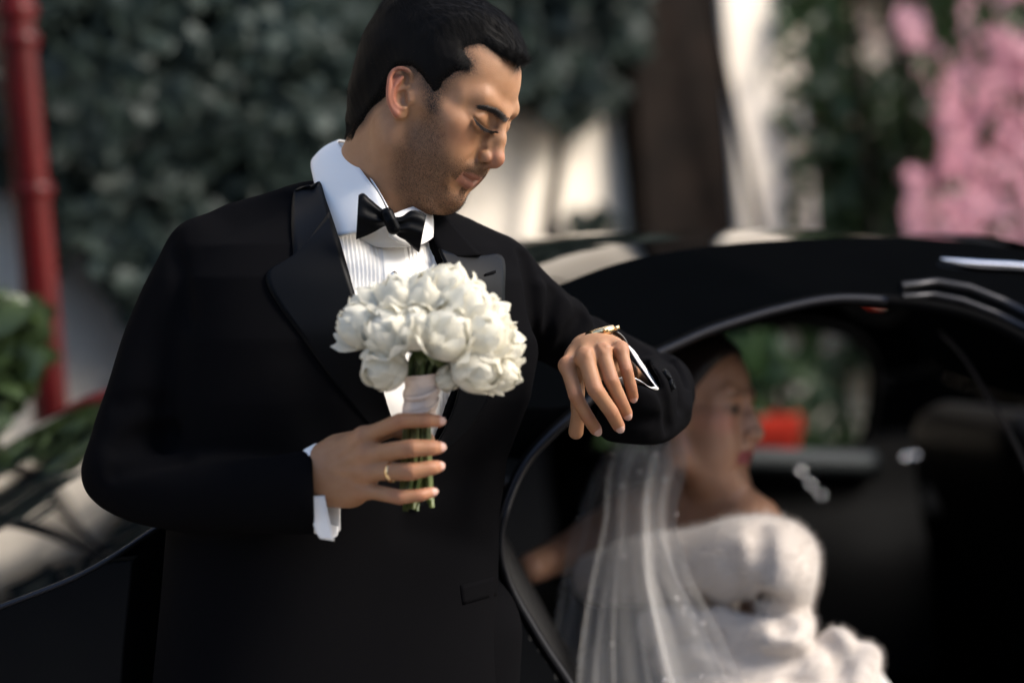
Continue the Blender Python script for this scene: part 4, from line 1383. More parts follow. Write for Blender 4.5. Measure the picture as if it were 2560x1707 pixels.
# soft folds: (photo line, distance, depth of furrow (+) or ridge (-), width)
def fold(pts, d, depth, width):
    JK.groove([JK.hit(p[0], p[1]) if d is None else V(p[0], p[1], d) for p in pts], depth, width)
for pts, dp, wd_ in [
    ([(1348, 890), (1336, 800), (1322, 700), (1310, 640)], .011, .009),
    ([(1356, 880), (1352, 790), (1350, 720)], -.006, .009), ([(1358, 890), (1370, 800), (1382, 735)], .008, .009),
    ([(1362, 900), (1392, 810), (1412, 760)], -.006, .011), ([(1366, 915), (1412, 850), (1450, 795)], .007, .010),
    ([(1372, 930), (1436, 862), (1478, 815)], -.006, .011), ([(1390, 940), (1450, 880), (1512, 826)], .006, .009),
    ([(1470, 775), (1486, 795), (1490, 820)], .006, .007), ([(1440, 752), (1462, 778), (1468, 800)], -.003, .009),
    ([(1655, 880), (1688, 940), (1700, 1010)], .010, .008), ([(1690, 905), (1716, 960), (1718, 1020)], -.006, .009), ([(1600, 850), (1680, 905), (1712, 960)], .006, .007),
    ([(1648, 965), (1668, 1010), (1674, 1070)], .010, .008), ([(1520, 1010), (1560, 1040), (1640, 1050)], .005, .010), ([(1560, 840), (1620, 880), (1670, 920)], -.003, .012),
    ([(430, 600), (450, 680), (470, 800)], .004, .012),
    ([(300, 1120), (360, 1090), (430, 1080)], .006, .014), ([(290, 1180), (360, 1160), (450, 1150)], .006, .013), ([(300, 1010), (350, 1000), (400, 1010)], .004, .014),
    ([(1010, 1240), (1090, 1210), (1180, 1190)], .003, .020), ([(1020, 1320), (1110, 1340), (1210, 1370)], .003, .022), ([(760, 900), (780, 1000), (820, 1100)], .003, .03),
]:
    fold(pts, None, dp * 1.35, wd_)
jv0, jf0 = JK.mesh(.006)
JBVH = BVHTree.FromPolygons(jv0.tolist(), jf0.tolist())      # uncut chest, for laying cloth on
# the open front and the sleeve opening
VOP = [(783, 402), (836, 585), (875, 720), (946, 962), (980, 1062), (1035, 1140), (1066, 1146), (1096, 1080), (1138, 968), (1150, 880), (1140, 780), (1107, 674),
       (1086, 623), (1066, 560), (1066, 480), (980, 420), (900, 330), (845, 340)]
def vcut(P):
    s = poly_sd(to_px(P), VOP) * 3 / FK
    w = sstep(-s, -.001, .006) * (P[:, 1] < 3.13)
    return (w * .015).astype(np.float32)
JK.add(vcut, V(760, 1200, 2.8), V(1180, 300, 3.16), 'd', .001)
COP = [(1500, 820), (1560, 838), (1600, 878), (1646, 945), (1652, 966), (1642, 976), (1600, 962), (1566, 964), (1530, 985), (1470, 960), (1430, 880)]
def ccut(P):
    s = poly_sd(to_px(P), COP) * 3 / FK
    return np.maximum(np.maximum(s, P[:, 1] - 3.215), 3.0 - P[:, 1]).astype(np.float32)
JK.add(ccut, V(1420, 990, 2.95), V(1700, 800, 3.25), 's', .010)
# hollow, square end of the bouquet sleeve
def ecut(P):
    q = to_px(P)
    a_, b_ = V(700, 1236, 2.92), V(900, 1224, 2.885); ba = b_ - a_
    t = np.clip(((P - a_) @ ba) / (ba @ ba), 0, 1.2)
    r = np.linalg.norm(P - a_ - t[:, None] * ba, axis=1)
    return np.maximum((784 + .03 * (q[:, 1] - 1230) - q[:, 0]) * 3 / FK, r - .062).astype(np.float32)
JK.add(ecut, V(784, 1400, 2.75), V(930, 1060, 2.99), 's', .004)
jv, jf = JK.mesh(.0034)
jv, jf, _k = keep_largest(jv, jf)
wool = mat('black_wool', (.0030, .0029, .0034), .9)
t, N, L, b = nodes(wool)
b.inputs['Sheen Weight'].default_value = 0.0
b.inputs['Sheen Roughness'].default_value = .5
b.inputs['Specular IOR Level'].default_value = .02
bump(wool, 1400, .25, .0008)
satin = mat('black_satin', (.0016, .0018, .0024), .42)
satin.node_tree.nodes['Principled BSDF'].inputs['Specular IOR Level'].default_value = .07
bump(satin, 900, .12, .0006)
jacket = mesh_obj('jacket', to_world(jv), jf, wool, groom)
CBVH = BVHTree.FromPolygons(jv.tolist(), jf.tolist())


def lay(px, py, bvh=None, off=.003):
    """photo pixel -> point on the cloth below, lifted by off; with normal"""
    d = Vector(V(px, py, 1.0)).normalized()
    h = (bvh or JBVH).ray_cast(d * 2.3, d)
    if h[0] is None:
        h = (bvh or JBVH).find_nearest(d * 3.1)
    p, n = np.array(h[0]), np.array(h[1])
    if n @ np.array(d) > 0: n = -n
    return p + n * off, n


def thick_patch(name, G, Nn, th, m, parent, closed=False):
    """G: a x b grid of points with normals Nn -> a sheet of thickness th"""
    a, b = G.shape[:2]
    mb = MB()
    back = G - Nn * th
    n = a * b
    f = grid_faces(a, b)
    P = np.concatenate([G.reshape(-1, 3), back.reshape(-1, 3)])
    F = [tuple(q) for q in f] + [tuple(i + n for i in q[::-1]) for q in f]
    rim = [i * b for i in range(a)] + [(a - 1) * b + j for j in range(1, b)] + [i * b + b - 1 for i in range(a - 2, -1, -1)] + [j for j in range(b - 2, 0, -1)]
    for i in range(len(rim)):
        p, q = rim[i], rim[(i + 1) % len(rim)]
        F.append((q, p, p + n, q + n))
    mb.add(to_world(P), F)
    o = mb.build(name, m, parent)
    return o


def cloth(name, A, Bc, nu, nv, off, th, m, parent, bvh=None, extra=None):
    """sheet between two photo polylines, laid on the cloth below; off(u) lift"""
    A = spline(np.array(A, float), nu); Bc = spline(np.array(Bc, float), nu)
    G = np.zeros((nu, nv, 3)); Nn = np.zeros((nu, nv, 3))
    for i in range(nu):
        for j in range(nv):
            w = j / (nv - 1)
            p = A[i] * (1 - w) + Bc[i] * w
            G[i, j], Nn[i, j] = lay(p[0], p[1], bvh, 0)
    # soften normals and depths so the sheet lies smoothly
    for _ in range(3):
        for X in (Nn, G):
            Y = X.copy()
            Y[1:-1] = (X[:-2] + 2 * X[1:-1] + X[2:]) / 4
            X[:] = Y
            Y = X.copy()
            Y[:, 1:-1] = (X[:, :-2] + 2 * X[:, 1:-1] + X[:, 2:]) / 4
            X[:] = Y
    Nn /= np.linalg.norm(Nn, axis=2)[..., None]
    W_ = np.linspace(0, 1, nv); U_ = np.linspace(0, 1, nu)
    o = np.array([[off(u, w) for w in W_] for u in U_])
    G = G + Nn * o[..., None]
    return thick_patch(name, G, Nn, th, m, parent)


# lapels and collar (satin): rolled at the fold line, thin at the edge
roll = lambda u, w: .0030 + .0075 * (1 - w) ** 2 + .0012 * math.sin(3 * u + 2 * w)
cloth('lapel', [(822, 545), (848, 625), (875, 720), (910, 840), (946, 962), (980, 1062), (1040, 1150)],
      [(735, 648), (700, 664), (658, 686), (662, 702), (694, 762), (745, 830), (812, 925), (905, 1040), (1040, 1165)], 44, 14, roll, .004, satin, jacket)
cloth('collar', [(778, 398), (800, 470), (838, 592)], [(742, 434), (728, 540), (733, 652)], 18, 8, lambda u, w: .0045 + .006 * (1 - w) ** 2, .004, satin, jacket)
cloth('lapel', [(1090, 632), (1107, 674), (1138, 780), (1150, 880), (1138, 968), (1112, 1050), (1050, 1155)],
      [(1178, 652), (1250, 637), (1257, 740), (1263, 850), (1238, 950), (1180, 1060), (1055, 1168)], 44, 14, roll, .004, satin, jacket)
cloth('collar', [(1064, 546), (1078, 590), (1100, 650)], [(1098, 543), (1140, 592), (1194, 647)], 18, 8, lambda u, w: .0050 + .005 * w, .005, wool, jacket)
# front edge, button, pocket flap, buttonhole
cloth('pocket_flap', [(1150, 1462), (1236, 1440)], [(1156, 1512), (1240, 1488)], 10, 5, lambda u, w: .0008, .0015, wool, jacket)
for px, py in ((1040, 1250),):
    p, n = lay(px, py, None, .004)
    mb = MB()
    t1 = np.cross(n, [0, 0, 1.]); t1 /= np.linalg.norm(t1); t2 = np.cross(n, t1)
    ring = lambda r, h: p + h * n + np.array([[math.cos(a), math.sin(a)] for a in np.linspace(0, 2 * math.pi, 20, endpoint=False)]) @ np.stack([t1, t2]) * r
    P = np.concatenate([to_world(ring(.0095, -.001)), to_world(ring(.0095, .002)), to_world(ring(.0075, .0032)), to_world(ring(.0045, .0024))])
    f = grid_faces(4, 20, False, True); f.append(tuple(60 + i for i in range(20)))
    mb.add(P, f); mb.build('button', satin, jacket)
cloth('buttonhole', [(1206, 690), (1232, 682)], [(1207, 695), (1233, 688)], 6, 3, lambda u, w: .0062, .0015, wool, jacket)

# ------------------------------------------------------------------ shirt, cuffs, bow tie
white = mat('white_cotton', (.75, .73, .70), .75)
b = white.node_tree.nodes['Principled BSDF']
b.inputs['Subsurface Weight'].default_value = .0
bump(white, 1800, .15, .0005)
# shirt front with pleats and a placket
xs = np.linspace(760, 1175, 210); ys = np.linspace(500, 1165, 110)
G = np.zeros((len(ys), len(xs), 3)); Nn = np.zeros_like(G)
for i, y in enumerate(ys):
    for j, x in enumerate(xs):
        G[i, j], Nn[i, j] = lay(x, y, JBVH, 0)
for _ in range(6):
    for X in (Nn, G):
        Y = X.copy(); Y[1:-1] = (X[:-2] + 2 * X[1:-1] + X[2:]) / 4; X[:] = Y
        Y = X.copy(); Y[:, 1:-1] = (X[:, :-2] + 2 * X[:, 1:-1] + X[:, 2:]) / 4; X[:] = Y
Nn /= np.linalg.norm(Nn, axis=2)[..., None]
XX, YY = np.meshgrid(xs, ys)
cen = 985 + (YY - 600) * .035 + 8 * np.sin((YY - 600) / 80)       # placket centre line
uu = XX - cen
ph = (np.abs(uu) - 30) / 10.2
saw = (ph - np.floor(ph))
pl = np.where(np.abs(uu) > 30, .0016 * (1 - saw) ** .8 * 1.0, .0026)
pl += .0022 * np.sin(YY / 37 + XX / 60) * np.exp(-((uu + 75) / 60) ** 2) + .0015 * np.sin(YY / 28 - XX / 45)
G = G + Nn * (-.0095 + pl)[..., None]
# leave out what lies well outside the opening
keep = poly_sd(np.stack([XX.ravel(), YY.ravel()], 1), VOP).reshape(XX.shape) < 14
F = [q for q in grid_faces(len(ys), len(xs)) if all(keep.ravel()[i] for i in q)]
shirt = mesh_obj('shirt', to_world(G.reshape(-1, 3)), F, white, groom)
SHBVH = BVHTree.FromPolygons(G.reshape(-1, 3).tolist(), F)
so = shirt.modifiers.new('thickness', 'SOLIDIFY'); so.thickness = .0012; so.offset = -1


def strip(name, A, Bc, nu, nv, th, m, parent, bulge=None):
    """sheet between two 3-D polylines given as (px, py, distance)"""
    A = spline(np.array([V(*p) for p in A]), nu); Bc = spline(np.array([V(*p) for p in Bc]), nu)
    w = np.linspace(0, 1, nv)[None, :, None]
    G = A[:, None] * (1 - w) + Bc[:, None] * w
    du = np.gradient(G, axis=0); dv = np.gradient(G, axis=1)
    Nn = np.cross(du, dv); Nn /= np.linalg.norm(Nn, axis=2)[..., None] + 1e-9
    Nn[(Nn[..., 1] > 0)] *= 1
    if np.mean(Nn[..., 1]) > 0: Nn = -Nn
    if bulge is not None:
        U_, W_ = np.meshgrid(np.linspace(0, 1, nu), np.linspace(0, 1, nv), indexing='ij')
        G = G + Nn * bulge(U_, W_)[..., None]
    return thick_patch(name, G, Nn, th, m, parent)


# collar leaf: from behind the neck round to the bow, and the far leaf
strip('shirt_collar', [(880, 356, 3.245), (852, 350, 3.225), (843, 354, 3.19), (856, 372, 3.145), (882, 398, 3.108), (915, 442, 3.070), (944, 482, 3.040), (972, 538, 3.008)],
      [(872, 400, 3.27), (812, 390, 3.245), (778, 402, 3.18), (784, 452, 3.125), (800, 515, 3.085), (832, 590, 3.040), (868, 584, 3.022), (925, 576, 3.010)],
      40, 12, .0022, white, shirt, lambda u, w: .004 * np.sin(np.pi * w))
strip('shirt_collar', [(966, 540, 3.035), (985, 534, 3.038), (1010, 524, 3.05), (1050, 512, 3.09), (1078, 505, 3.14)],
      [(972, 590, 3.022), (1000, 606, 3.022), (1040, 612, 3.03), (1075, 600, 3.06), (1090, 560, 3.13)], 20, 8, .0022, white, shirt, lambda u, w: .004 * np.sin(np.pi * w))
strip('collar_band', [(900, 540, 3.06), (950, 548, 3.046), (985, 548, 3.044), (1020, 545, 3.05), (1060, 540, 3.08)], [(900, 600, 3.045), (950, 618, 3.036), (985, 618, 3.036), (1020, 616, 3.04), (1060, 605, 3.06)], 20, 4, .0015, white, shirt)
# inner collar band at the nape
strip('collar_band', [(842, 358, 3.20), (862, 360, 3.17), (885, 392, 3.12), (946, 478, 3.05), (974, 530, 3.02)],
      [(850, 400, 3.20), (872, 400, 3.165), (895, 430, 3.12), (950, 505, 3.06), (975, 545, 3.03)], 20, 4, .0015, white, shirt)
# stud
p, n = lay(986, 686, SHBVH, .0012)
mb = MB(); t1 = np.cross(n, [0, 0, 1.]); t1 /= np.linalg.norm(t1); t2 = np.cross(n, t1)
ring = lambda r, h: to_world(p + h * n + np.array([[math.cos(a), math.sin(a)] for a in np.linspace(0, 2 * math.pi, 8, endpoint=False)]) @ np.stack([t1, t2]) * r)
P = np.concatenate([ring(.0042, -.001), ring(.0042, .0010), ring(.0022, .0024)])
f = grid_faces(3, 8, False, True); f.append(tuple(16 + i for i in range(8)))
mb.add(P, f); mb.build('stud', mat('crystal', (.65, .66, .68), .08, Metallic=.9), shirt, smooth=False)

# bow tie
def wing(top, bot, d0, d1, seed, nf=3.2):
    nu, nv = 26, 22
    A = spline(np.array(top, float), nu); Bc = spline(np.array(bot, float), nu)
    G = np.zeros((2, nu, nv, 3)); rg_ = np.random.RandomState(seed)
    ph = rg_.uniform(0, 6.28)
    for i in range(nu):
        u = i / (nu - 1)
        for j in range(nv):
            w = j / (nv - 1)
            p = A[i] * (1 - w) + Bc[i] * w
            d = d0 * (1 - u) + d1 * u
            pil = math.sin(math.pi * min(max(w, 0), 1)) ** .6
            th = (.0065 + .0045 * u) * pil
            fo = .0042 * math.sin(nf * 2 * math.pi * w * (.55 + .15 * u) + ph + 1.3 * u) * math.exp(-1.3 * u) * pil
            G[0, i, j] = V(p[0], p[1], d - th + fo); G[1, i, j] = V(p[0], p[1], d + th * .7)
    mb = MB(); n = nu * nv
    f = grid_faces(nu, nv)
    F = list(f) + [tuple(i + n for i in q[::-1]) for q in f]
    e = [(nu - 1) * nv + j for j in range(nv)]
    for a, c in zip(e[:-1], e[1:]): F.append((c, a, a + n, c + n))
    for j in (0, nv - 1):
        for i in range(nu - 1):
            a, c = i * nv + j, (i + 1) * nv + j
            F.append((a, c, c + n, a + n))
    mb.add(to_world(G.reshape(-1, 3)), F)
    return mb
bowroot, _n = lay(978, 556, SHBVH, .0)
bd = 2.992
bow = wing([(982, 537), (955, 522), (925, 497), (905, 483), (896, 488)], [(984, 566), (962, 566), (940, 578), (915, 590), (890, 599)], bd, bd - .004, 1).build('bow_tie', satin, groom)
wing([(974, 540), (1000, 542), (1030, 526), (1052, 530), (1066, 538)], [(974, 566), (996, 592), (1014, 602), (1030, 618), (1048, 632)], bd, bd + .012, 5, 3.8).build('bow_wing', satin, bow)
KB = Body()
KB.chain([V(968, 536, bd - .008), V(976, 552, bd - .011), V(984, 570, bd - .008)], [.0085, .0078, .0085], 'u', .004)
KB.groove([V(966, 540, bd - .018), V(980, 568, bd - .019)], .0016, .0025)
kv, kf_ = KB.mesh(.0012)
mesh_obj('bow_knot', to_world(kv), kf_, satin, bow)

# cuffs
# bouquet hand: a wide double cuff standing off the wrist
def ringcurve(c, ax, up, rx, ry, n=28):
    ax = ax / np.linalg.norm(ax); up = up - ax * (up @ ax); up /= np.linalg.norm(up); sd = np.cross(ax, up)
    a = np.linspace(0, 2 * math.pi, n, endpoint=False)
    return c + np.cos(a)[:, None] * up * ry + np.sin(a)[:, None] * sd * rx
axr = V(870, 1190, 2.885) - V(600, 1215, 2.935)
upv = np.array([0.02, 0, 1.0])
rings = []
for (px, py, d, rx, ry) in ((745, 1232, 2.915, .030, .0420), (778, 1229, 2.908, .035, .0530), (800, 1226, 2.903, .037, .0570), (806, 1226, 2.9015, .0355, .0560), (800, 1226, 2.903, .0345, .0545),
                            (745, 1231, 2.914, .029, .0410)):
    R = ringcurve(V(px, py, d), axr, upv, rx, ry)
    R[:, 0] += .010 * np.clip((R[:, 2] - R[:, 2].mean()) / -.055, 0, 1) ** 2 * (1 if px > 760 else 0)
    rings.append(R)
mb = MB(); mb.grid(to_world(np.array(rings).reshape(-1, 3)).reshape(len(rings), -1, 3), False, True)
cuffR = mb.build('shirt_cuff', white, groom)
# open end of the cuff hanging below the wrist
strip('cuff_end', [(812, 1238, 2.875), (822, 1290, 2.873), (834, 1340, 2.872), (836, 1352, 2.872)], [(778, 1240, 2.872), (780, 1290, 2.870), (790, 1330, 2.870), (800, 1346, 2.870)], 12, 5, .002, white, cuffR)
strip('cuff_end', [(812, 1250, 2.925), (845, 1252, 2.92), (851, 1258, 2.92)], [(812, 1326, 2.925), (845, 1328, 2.92), (851, 1326, 2.92)], 10, 5, .002, white, cuffR)
# hand on the car: a pinched cuff inside the sleeve
loop = [(1538, 842, 3.130), (1562, 854, 3.128), (1584, 884, 3.118), (1612, 924, 3.105), (1638, 962, 3.092), (1643, 968, 3.090), (1634, 971, 3.088), (1604, 954, 3.085), (1572, 942, 3.085),
        (1540, 948, 3.09), (1505, 940, 3.10), (1480, 905, 3.11)]
off = V(1655, 1000, 3.30) - V(1570, 920, 3.10)
A = spline(np.array([V(*p) for p in loop]), 60)
Bk = A + off / np.linalg.norm(off) * .045
ctr = A.mean(0)
def inset(Q, k): return Q + (Q.mean(0) - Q) / np.linalg.norm(Q.mean(0) - Q, axis=1)[:, None] * k
rings = [Bk, A, inset(A, .0030) + off * 0, inset(Bk, .0030)]
mb = MB(); mb.grid(to_world(np.array(rings).reshape(-1, 3)).reshape(4, -1, 3)); cuffL = mb.build('shirt_cuff', white, groom)
# sleeve button
p = V(1664, 938, 3.05); h = CBVH.ray_cast(Vector(p).normalized() * 2.3, Vector(p).normalized())
for px, py in ((1664, 938), (1676, 962)):
    p, n = lay(px, py, CBVH, .002)
    mb = MB(); t1 = np.cross(n, [0, 0, 1.]); t1 /= np.linalg.norm(t1); t2 = np.cross(n, t1)
    rg2 = lambda r, h: to_world(p + h * n + np.array([[math.cos(a), math.sin(a)] for a in np.linspace(0, 2 * math.pi, 16, endpoint=False)]) @ np.stack([t1, t2]) * r)
    P = np.concatenate([rg2(.0075, -.002), rg2(.0078, .0018), rg2(.0062, .0028), rg2(.0040, .0020)])
    f = grid_faces(4, 16, False, True); f.append(tuple(48 + i for i in range(16)))
    mb.add(P, f); mb.build('button', satin, jacket)

# watch: gold case on the wrist, dark strap
gold = mat('gold', (.83, .58, .30), .18, Metallic=1.0)
wc = V(1500, 829, 3.090); 
wx = V(1541, 822, 3.09) - V(1458, 846, 3.078); wx /= np.linalg.norm(wx)
wn_ = np.array([-.22, .06, .97]); wn_ -= wx * (wn_ @ wx); wn_ /= np.linalg.norm(wn_); wy = np.cross(wn_, wx)
def wring(r, h, n=36): return wc + h * wn_ + np.array([[math.cos(a), math.sin(a)] for a in np.linspace(0, 2 * math.pi, n, endpoint=False)]) @ np.stack([wx, wy]) * r
mb = MB()
P = np.concatenate([wring(.0165, -.0065), wring(.0195, -.0055), wring(.0202, -.001), wring(.0192, .0030), wring(.0172, .0040), wring(.0168, .0032), wring(.001, .0032)])
mb.add(to_world(P), grid_faces(7, 36, False, True))
for s in (1, -1):      # lugs
    for e in (1, -1):
        mb.box(to_world(wc + wx * s * .0195 + wy * e * .0085 - wn_ * .0015), (.008, .004, .005), VIEW @ np.stack([wx, wy, wn_], 1))
mb.box(to_world(wc + wy * -.0215 + wn_ * -.0005), (.004, .004, .004), VIEW @ np.stack([wx, wy, wn_], 1))
watch = mb.build('wristwatch', gold, groom)
mb = MB(); P = np.concatenate([wring(.0166, .0036), wring(.002, .0038)]); mb.add(to_world(P), grid_faces(2, 36, False, True) + [tuple(36 + i for i in range(36))])
mb.build('watch_dial', mat('watch_dial', (.75, .74, .70), .15), watch)
# strap going round the wrist
cw = WL + np.array([0, 0, -.0]); rr = .0262
a = np.linspace(math.radians(-230), math.radians(50), 40)
S = np.array([wc - wn_ * .0265 + (wn_ * math.sin(q) + wx * math.cos(q) * 1.0) * rr for q in a])
mb = MB(); hw = .009
mb.grid(to_world(np.stack([S - wy * hw, S + wy * hw], 1).reshape(-1, 3)).reshape(len(a), 2, 3))
st = mb.build('watch_strap', mat('dark_strap', (.02, .018, .016), .45), watch)
st.modifiers.new('t', 'SOLIDIFY').thickness = .0022
# wedding ring
J, R = RH['r']
pa, pb = V(*J[0]), V(*J[1]); t_ = pb - pa; L_ = np.linalg.norm(t_); t_ /= L_
c = V(980, 1180, 0.5 * (J[0][2] + J[1][2]) - .001)
rad = 22.4 * J[1][2] / FK * 1.02
u1 = np.array([0, 0, 1.]); u1 -= t_ * (u1 @ t_); u1 /= np.linalg.norm(u1); u2 = np.cross(t_, u1)
a = np.linspace(0, 2 * math.pi, 40, endpoint=False)
prof = [(-.0026, .0000), (-.0026, .0012), (-.0008, .0016), (.0008, .0016), (.0026, .0012), (.0026, .0)]
rings = [c + t_ * h + (np.cos(a)[:, None] * u1 + np.sin(a)[:, None] * u2) * (rad + dr) for h, dr in prof]
mb = MB(); mb.grid(to_world(np.array(rings).reshape(-1, 3)).reshape(len(prof), -1, 3), False, True); mb.build('wedding_ring', gold, groom)

# trousers and shoes (below the frame)
TR = Body()
gz = -CAM_Z
def Vg(px, h, d):   # point by photo x at height h above ground (approximately upright)
    p = V(px, 853.5, d); q = to_world(p); q[2] = h; return (q - CAM) @ VIEW
for sx, d in ((640, 3.06), (1000, 3.17)):
    TR.chain([Vg(sx + 60, .88, d + .02), Vg(sx + 10, .48, d), Vg(sx, .06, d + .03)], [.098, .070, .058], 'u', .04)
TR.ell(Vg(815, .86, 3.12), (.150, .105, .10), 'u', .05)
tv, tf = TR.mesh(.008)
trousers = mesh_obj('trousers', to_world(tv), tf, wool, groom)
for sx, d in ((640, 3.06), (1000, 3.17)):
    sh = Body()
    a0 = Vg(sx, .045, d + .05); a1 = Vg(sx + 30, .035, d - .17)
    sh.chain([a0, a1], [.042, .036], 'u', .02); sh.cone(a0, Vg(sx, .10, d + .04), .042, .042, 'u', .03)
    o_, B_ = sh.p, None
    sv, sf = sh.mesh(.006)
    w_ = to_world(sv); w_[:, 2] = np.maximum(w_[:, 2], .003)
    mesh_obj('shoe', w_, sf, satin, groom)
print('suit', len(jv))
# ------------------------------------------------------------------ bouquet of white peonies
bq_base = W(1042, 1272, 2.872)
bouquet = empty('bouquet', bq_base, 'round bouquet of creamy white peonies, stems wrapped in blush ribbon', 'bouquet')
petm = mat('white_petal', (.78, .765, .70), .62)
t, N, L, b = nodes(petm)
# thin petals let light through
tr = N.new('ShaderNodeBsdfTranslucent'); tr.inputs[0].default_value = (.80, .78, .68, 1)
ms = N.new('ShaderNodeMixShader'); ms.inputs[0].default_value = .46
out_ = [n for n in N if n.type == 'OUTPUT_MATERIAL'][0]
L.new(b.outputs[0], ms.inputs[1]); L.new(tr.outputs[0], ms.inputs[2]); L.new(ms.outputs[0], out_.inputs[0])
ta = N.new('ShaderNodeAttribute'); ta.attribute_name = 'tip'
oi_ = N.new('ShaderNodeTexCoord'); nn_ = N.new('ShaderNodeTexNoise'); nn_.inputs['Scale'].default_value = 55; nn_.inputs['Detail'].default_value = 4
L.new(oi_.outputs['Object'], nn_.inputs['Vector'])
mm = N.new('ShaderNodeMath'); mm.operation = 'MULTIPLY'
L.new(ta.outputs['Fac'], mm.inputs[0])
cr = N.new('ShaderNodeValToRGB'); cr.color_ramp.elements[0].position = .45; cr.color_ramp.elements[0].color = (0, 0, 0, 1)
cr.color_ramp.elements[1].position = .68; cr.color_ramp.elements[1].color = (1, 1, 1, 1)
L.new(nn_.outputs['Fac'], cr.inputs[0]); L.new(cr.outputs[0], mm.inputs[1])
mx = N.new('ShaderNodeMix'); mx.data_type = 'RGBA'
mx.inputs[6].default_value = (.82, .79, .69, 1); mx.inputs[7].default_value = (.78, .68, .47, 1)
L.new(mm.outputs[0], mx.inputs[0]); L.new(mx.outputs[2], b.inputs['Base Color'])
bump(petm, 35, .12, .002)
rngb = np.random.RandomState(11)


def petal_mesh(kind, seed):
    """unit petal on a sphere of radius 1, base at -z, growing up and over"""
    r = np.random.RandomState(seed)
    nu, nv = 13, 13
    wid, top, flare = {'outer': (1.15, 2.05, .00), 'mid': (.95, 2.5, .03), 'inner': (.75, 2.75, .10), 'skirt': (.85, 1.75, .42), 'frill': (.80, 2.2, .20)}[kind]
    ph = r.uniform(0, 6.28, 4); P = np.zeros((nu, nv, 3)); tip = np.zeros((nu, nv))
    for i in range(nu):
        for j in range(nv):
            u = 2 * i / (nu - 1) - 1; v = j / (nv - 1)
            th = .06 + (top + .12 * math.sin(3 * u + ph[0]) + .05 * math.sin(6 * u + ph[1]) - .20 * u * u) * v
            az = u * wid * (math.sin(math.pi * min(v * .82 + .08, 1)) ** .55)
            rad = 1 + flare * max(v - .55, 0) ** 2 * 4 + .05 * math.sin(3.4 * u + ph[2]) * v * v + .022 * math.sin(7 * u + ph[3]) * v ** 3 - .05 * u * u + .03 * math.sin(5 * v + ph[1])
            # edge rolls in a little
            rad += .05 * max(v - .85, 0) * 6 * (1 if kind != 'inner' else 1.4) * math.sin(2.3 * u + ph[0])
            P[i, j] = rad * np.array([math.sin(th) * math.cos(az / max(math.sin(th), .45)), math.sin(th) * math.sin(az / max(math.sin(th), .45)), -math.cos(th)])
            tip[i, j] = max(v - .55, 0) / .45
    me = bpy.data.meshes.new('petal')
    me.from_pydata([tuple(p) for p in P.reshape(-1, 3)], [], grid_faces(nu, nv)); me.update()
    me.polygons.foreach_set('use_smooth', np.ones(len(me.polygons), bool))
    a = me.attributes.new('tip', 'FLOAT', 'POINT'); a.data.foreach_set('value', tip.ravel().astype(np.float32))
    me.materials.append(petm)
    return me


PET = {k: [petal_mesh(k, i * 7 + hash_) for i in range(5)] for k, hash_ in (('outer', 1), ('mid', 2), ('inner', 3), ('skirt', 4), ('frill', 5))}


def basis(z):
    z = z / np.linalg.norm(z); a = np.array([1.0, 0, 0]) if abs(z[0]) < .8 else np.array([0, 1.0, 0])
    x = np.cross(a, z); x /= np.linalg.norm(x)
    return np.stack([x, np.cross(z, x), z], 1)


def add_petal(flower, kind, R3, scale, i):
    o = bpy.data.objects.new('petal', PET[kind][i % 5]); COL.objects.link(o); o.parent = flower
    M = Matrix([list(R3[0]) + [0], list(R3[1]) + [0], list(R3[2]) + [0], [0, 0, 0, 1]])
    o.matrix_local = M @ Matrix.Diagonal((scale[0], scale[1], scale[2], 1))
    return o


HUB = W(1068, 905, 2.868)
def flower(px, py, d, rpx, tilt=None, skirt=0, frilly=False):
    rpx *= 1.24
    c = W(px, py, d); r = rpx * d / FK
    ax = c - HUB; 
    if tilt is not None: ax = ax / np.linalg.norm(ax) + np.array(tilt) @ VIEW.T
    Bz = basis(ax)
    # core
    a = np.linspace(0, math.pi, 9); ph = np.linspace(0, 2 * math.pi, 14, endpoint=False)
    S = np.array([[[math.sin(q) * math.cos(w), math.sin(q) * math.sin(w), math.cos(q)] for w in ph] for q in a]) * r * .80
    S *= (1 + .04 * np.sin(5 * S[..., :1] / r + 3 * S[..., 1:2] / r))
    mb = MB(); mb.grid(S @ Bz.T + c, False, True)
    f = mb.build('flower', petm, bouquet)
    # place its origin at its centre so petals hang from it
    off = Vector(c - bq_base)
    f.data.transform(Matrix.Translation(-off)); f.location = off
    k = 0
    for kind, n, sc in (('inner', 4, .88), ('mid', 4, .95), ('outer', 4, 1.05)):
        ph0 = rngb.uniform(0, 6.28)
        if kind == 'mid' and frilly: kind, n = 'frill', 7
        for j in range(n):
            an = ph0 + j * 2 * math.pi / n + rngb.uniform(-.15, .15)
            Rz = np.array([[math.cos(an), -math.sin(an), 0], [math.sin(an), math.cos(an), 0], [0, 0, 1]])
            tl = rngb.uniform(-.10, .10)
            Ry = np.array([[math.cos(tl), 0, math.sin(tl)], [0, 1, 0], [-math.sin(tl), 0, math.cos(tl)]])
            s = r * sc * rngb.uniform(.96, 1.05)
            add_petal(f, kind, Bz @ Rz @ Ry, (s, s, s * rngb.uniform(.95, 1.08)), rngb.randint(5)); k += 1
    for j in range(skirt):
        an = rngb.uniform(0, 6.28)
        Rz = np.array([[math.cos(an), -math.sin(an), 0], [math.sin(an), math.cos(an), 0], [0, 0, 1]])
        s = r * 1.12
        add_petal(f, 'skirt', Bz @ Rz, (s, s, s), j)
    return f


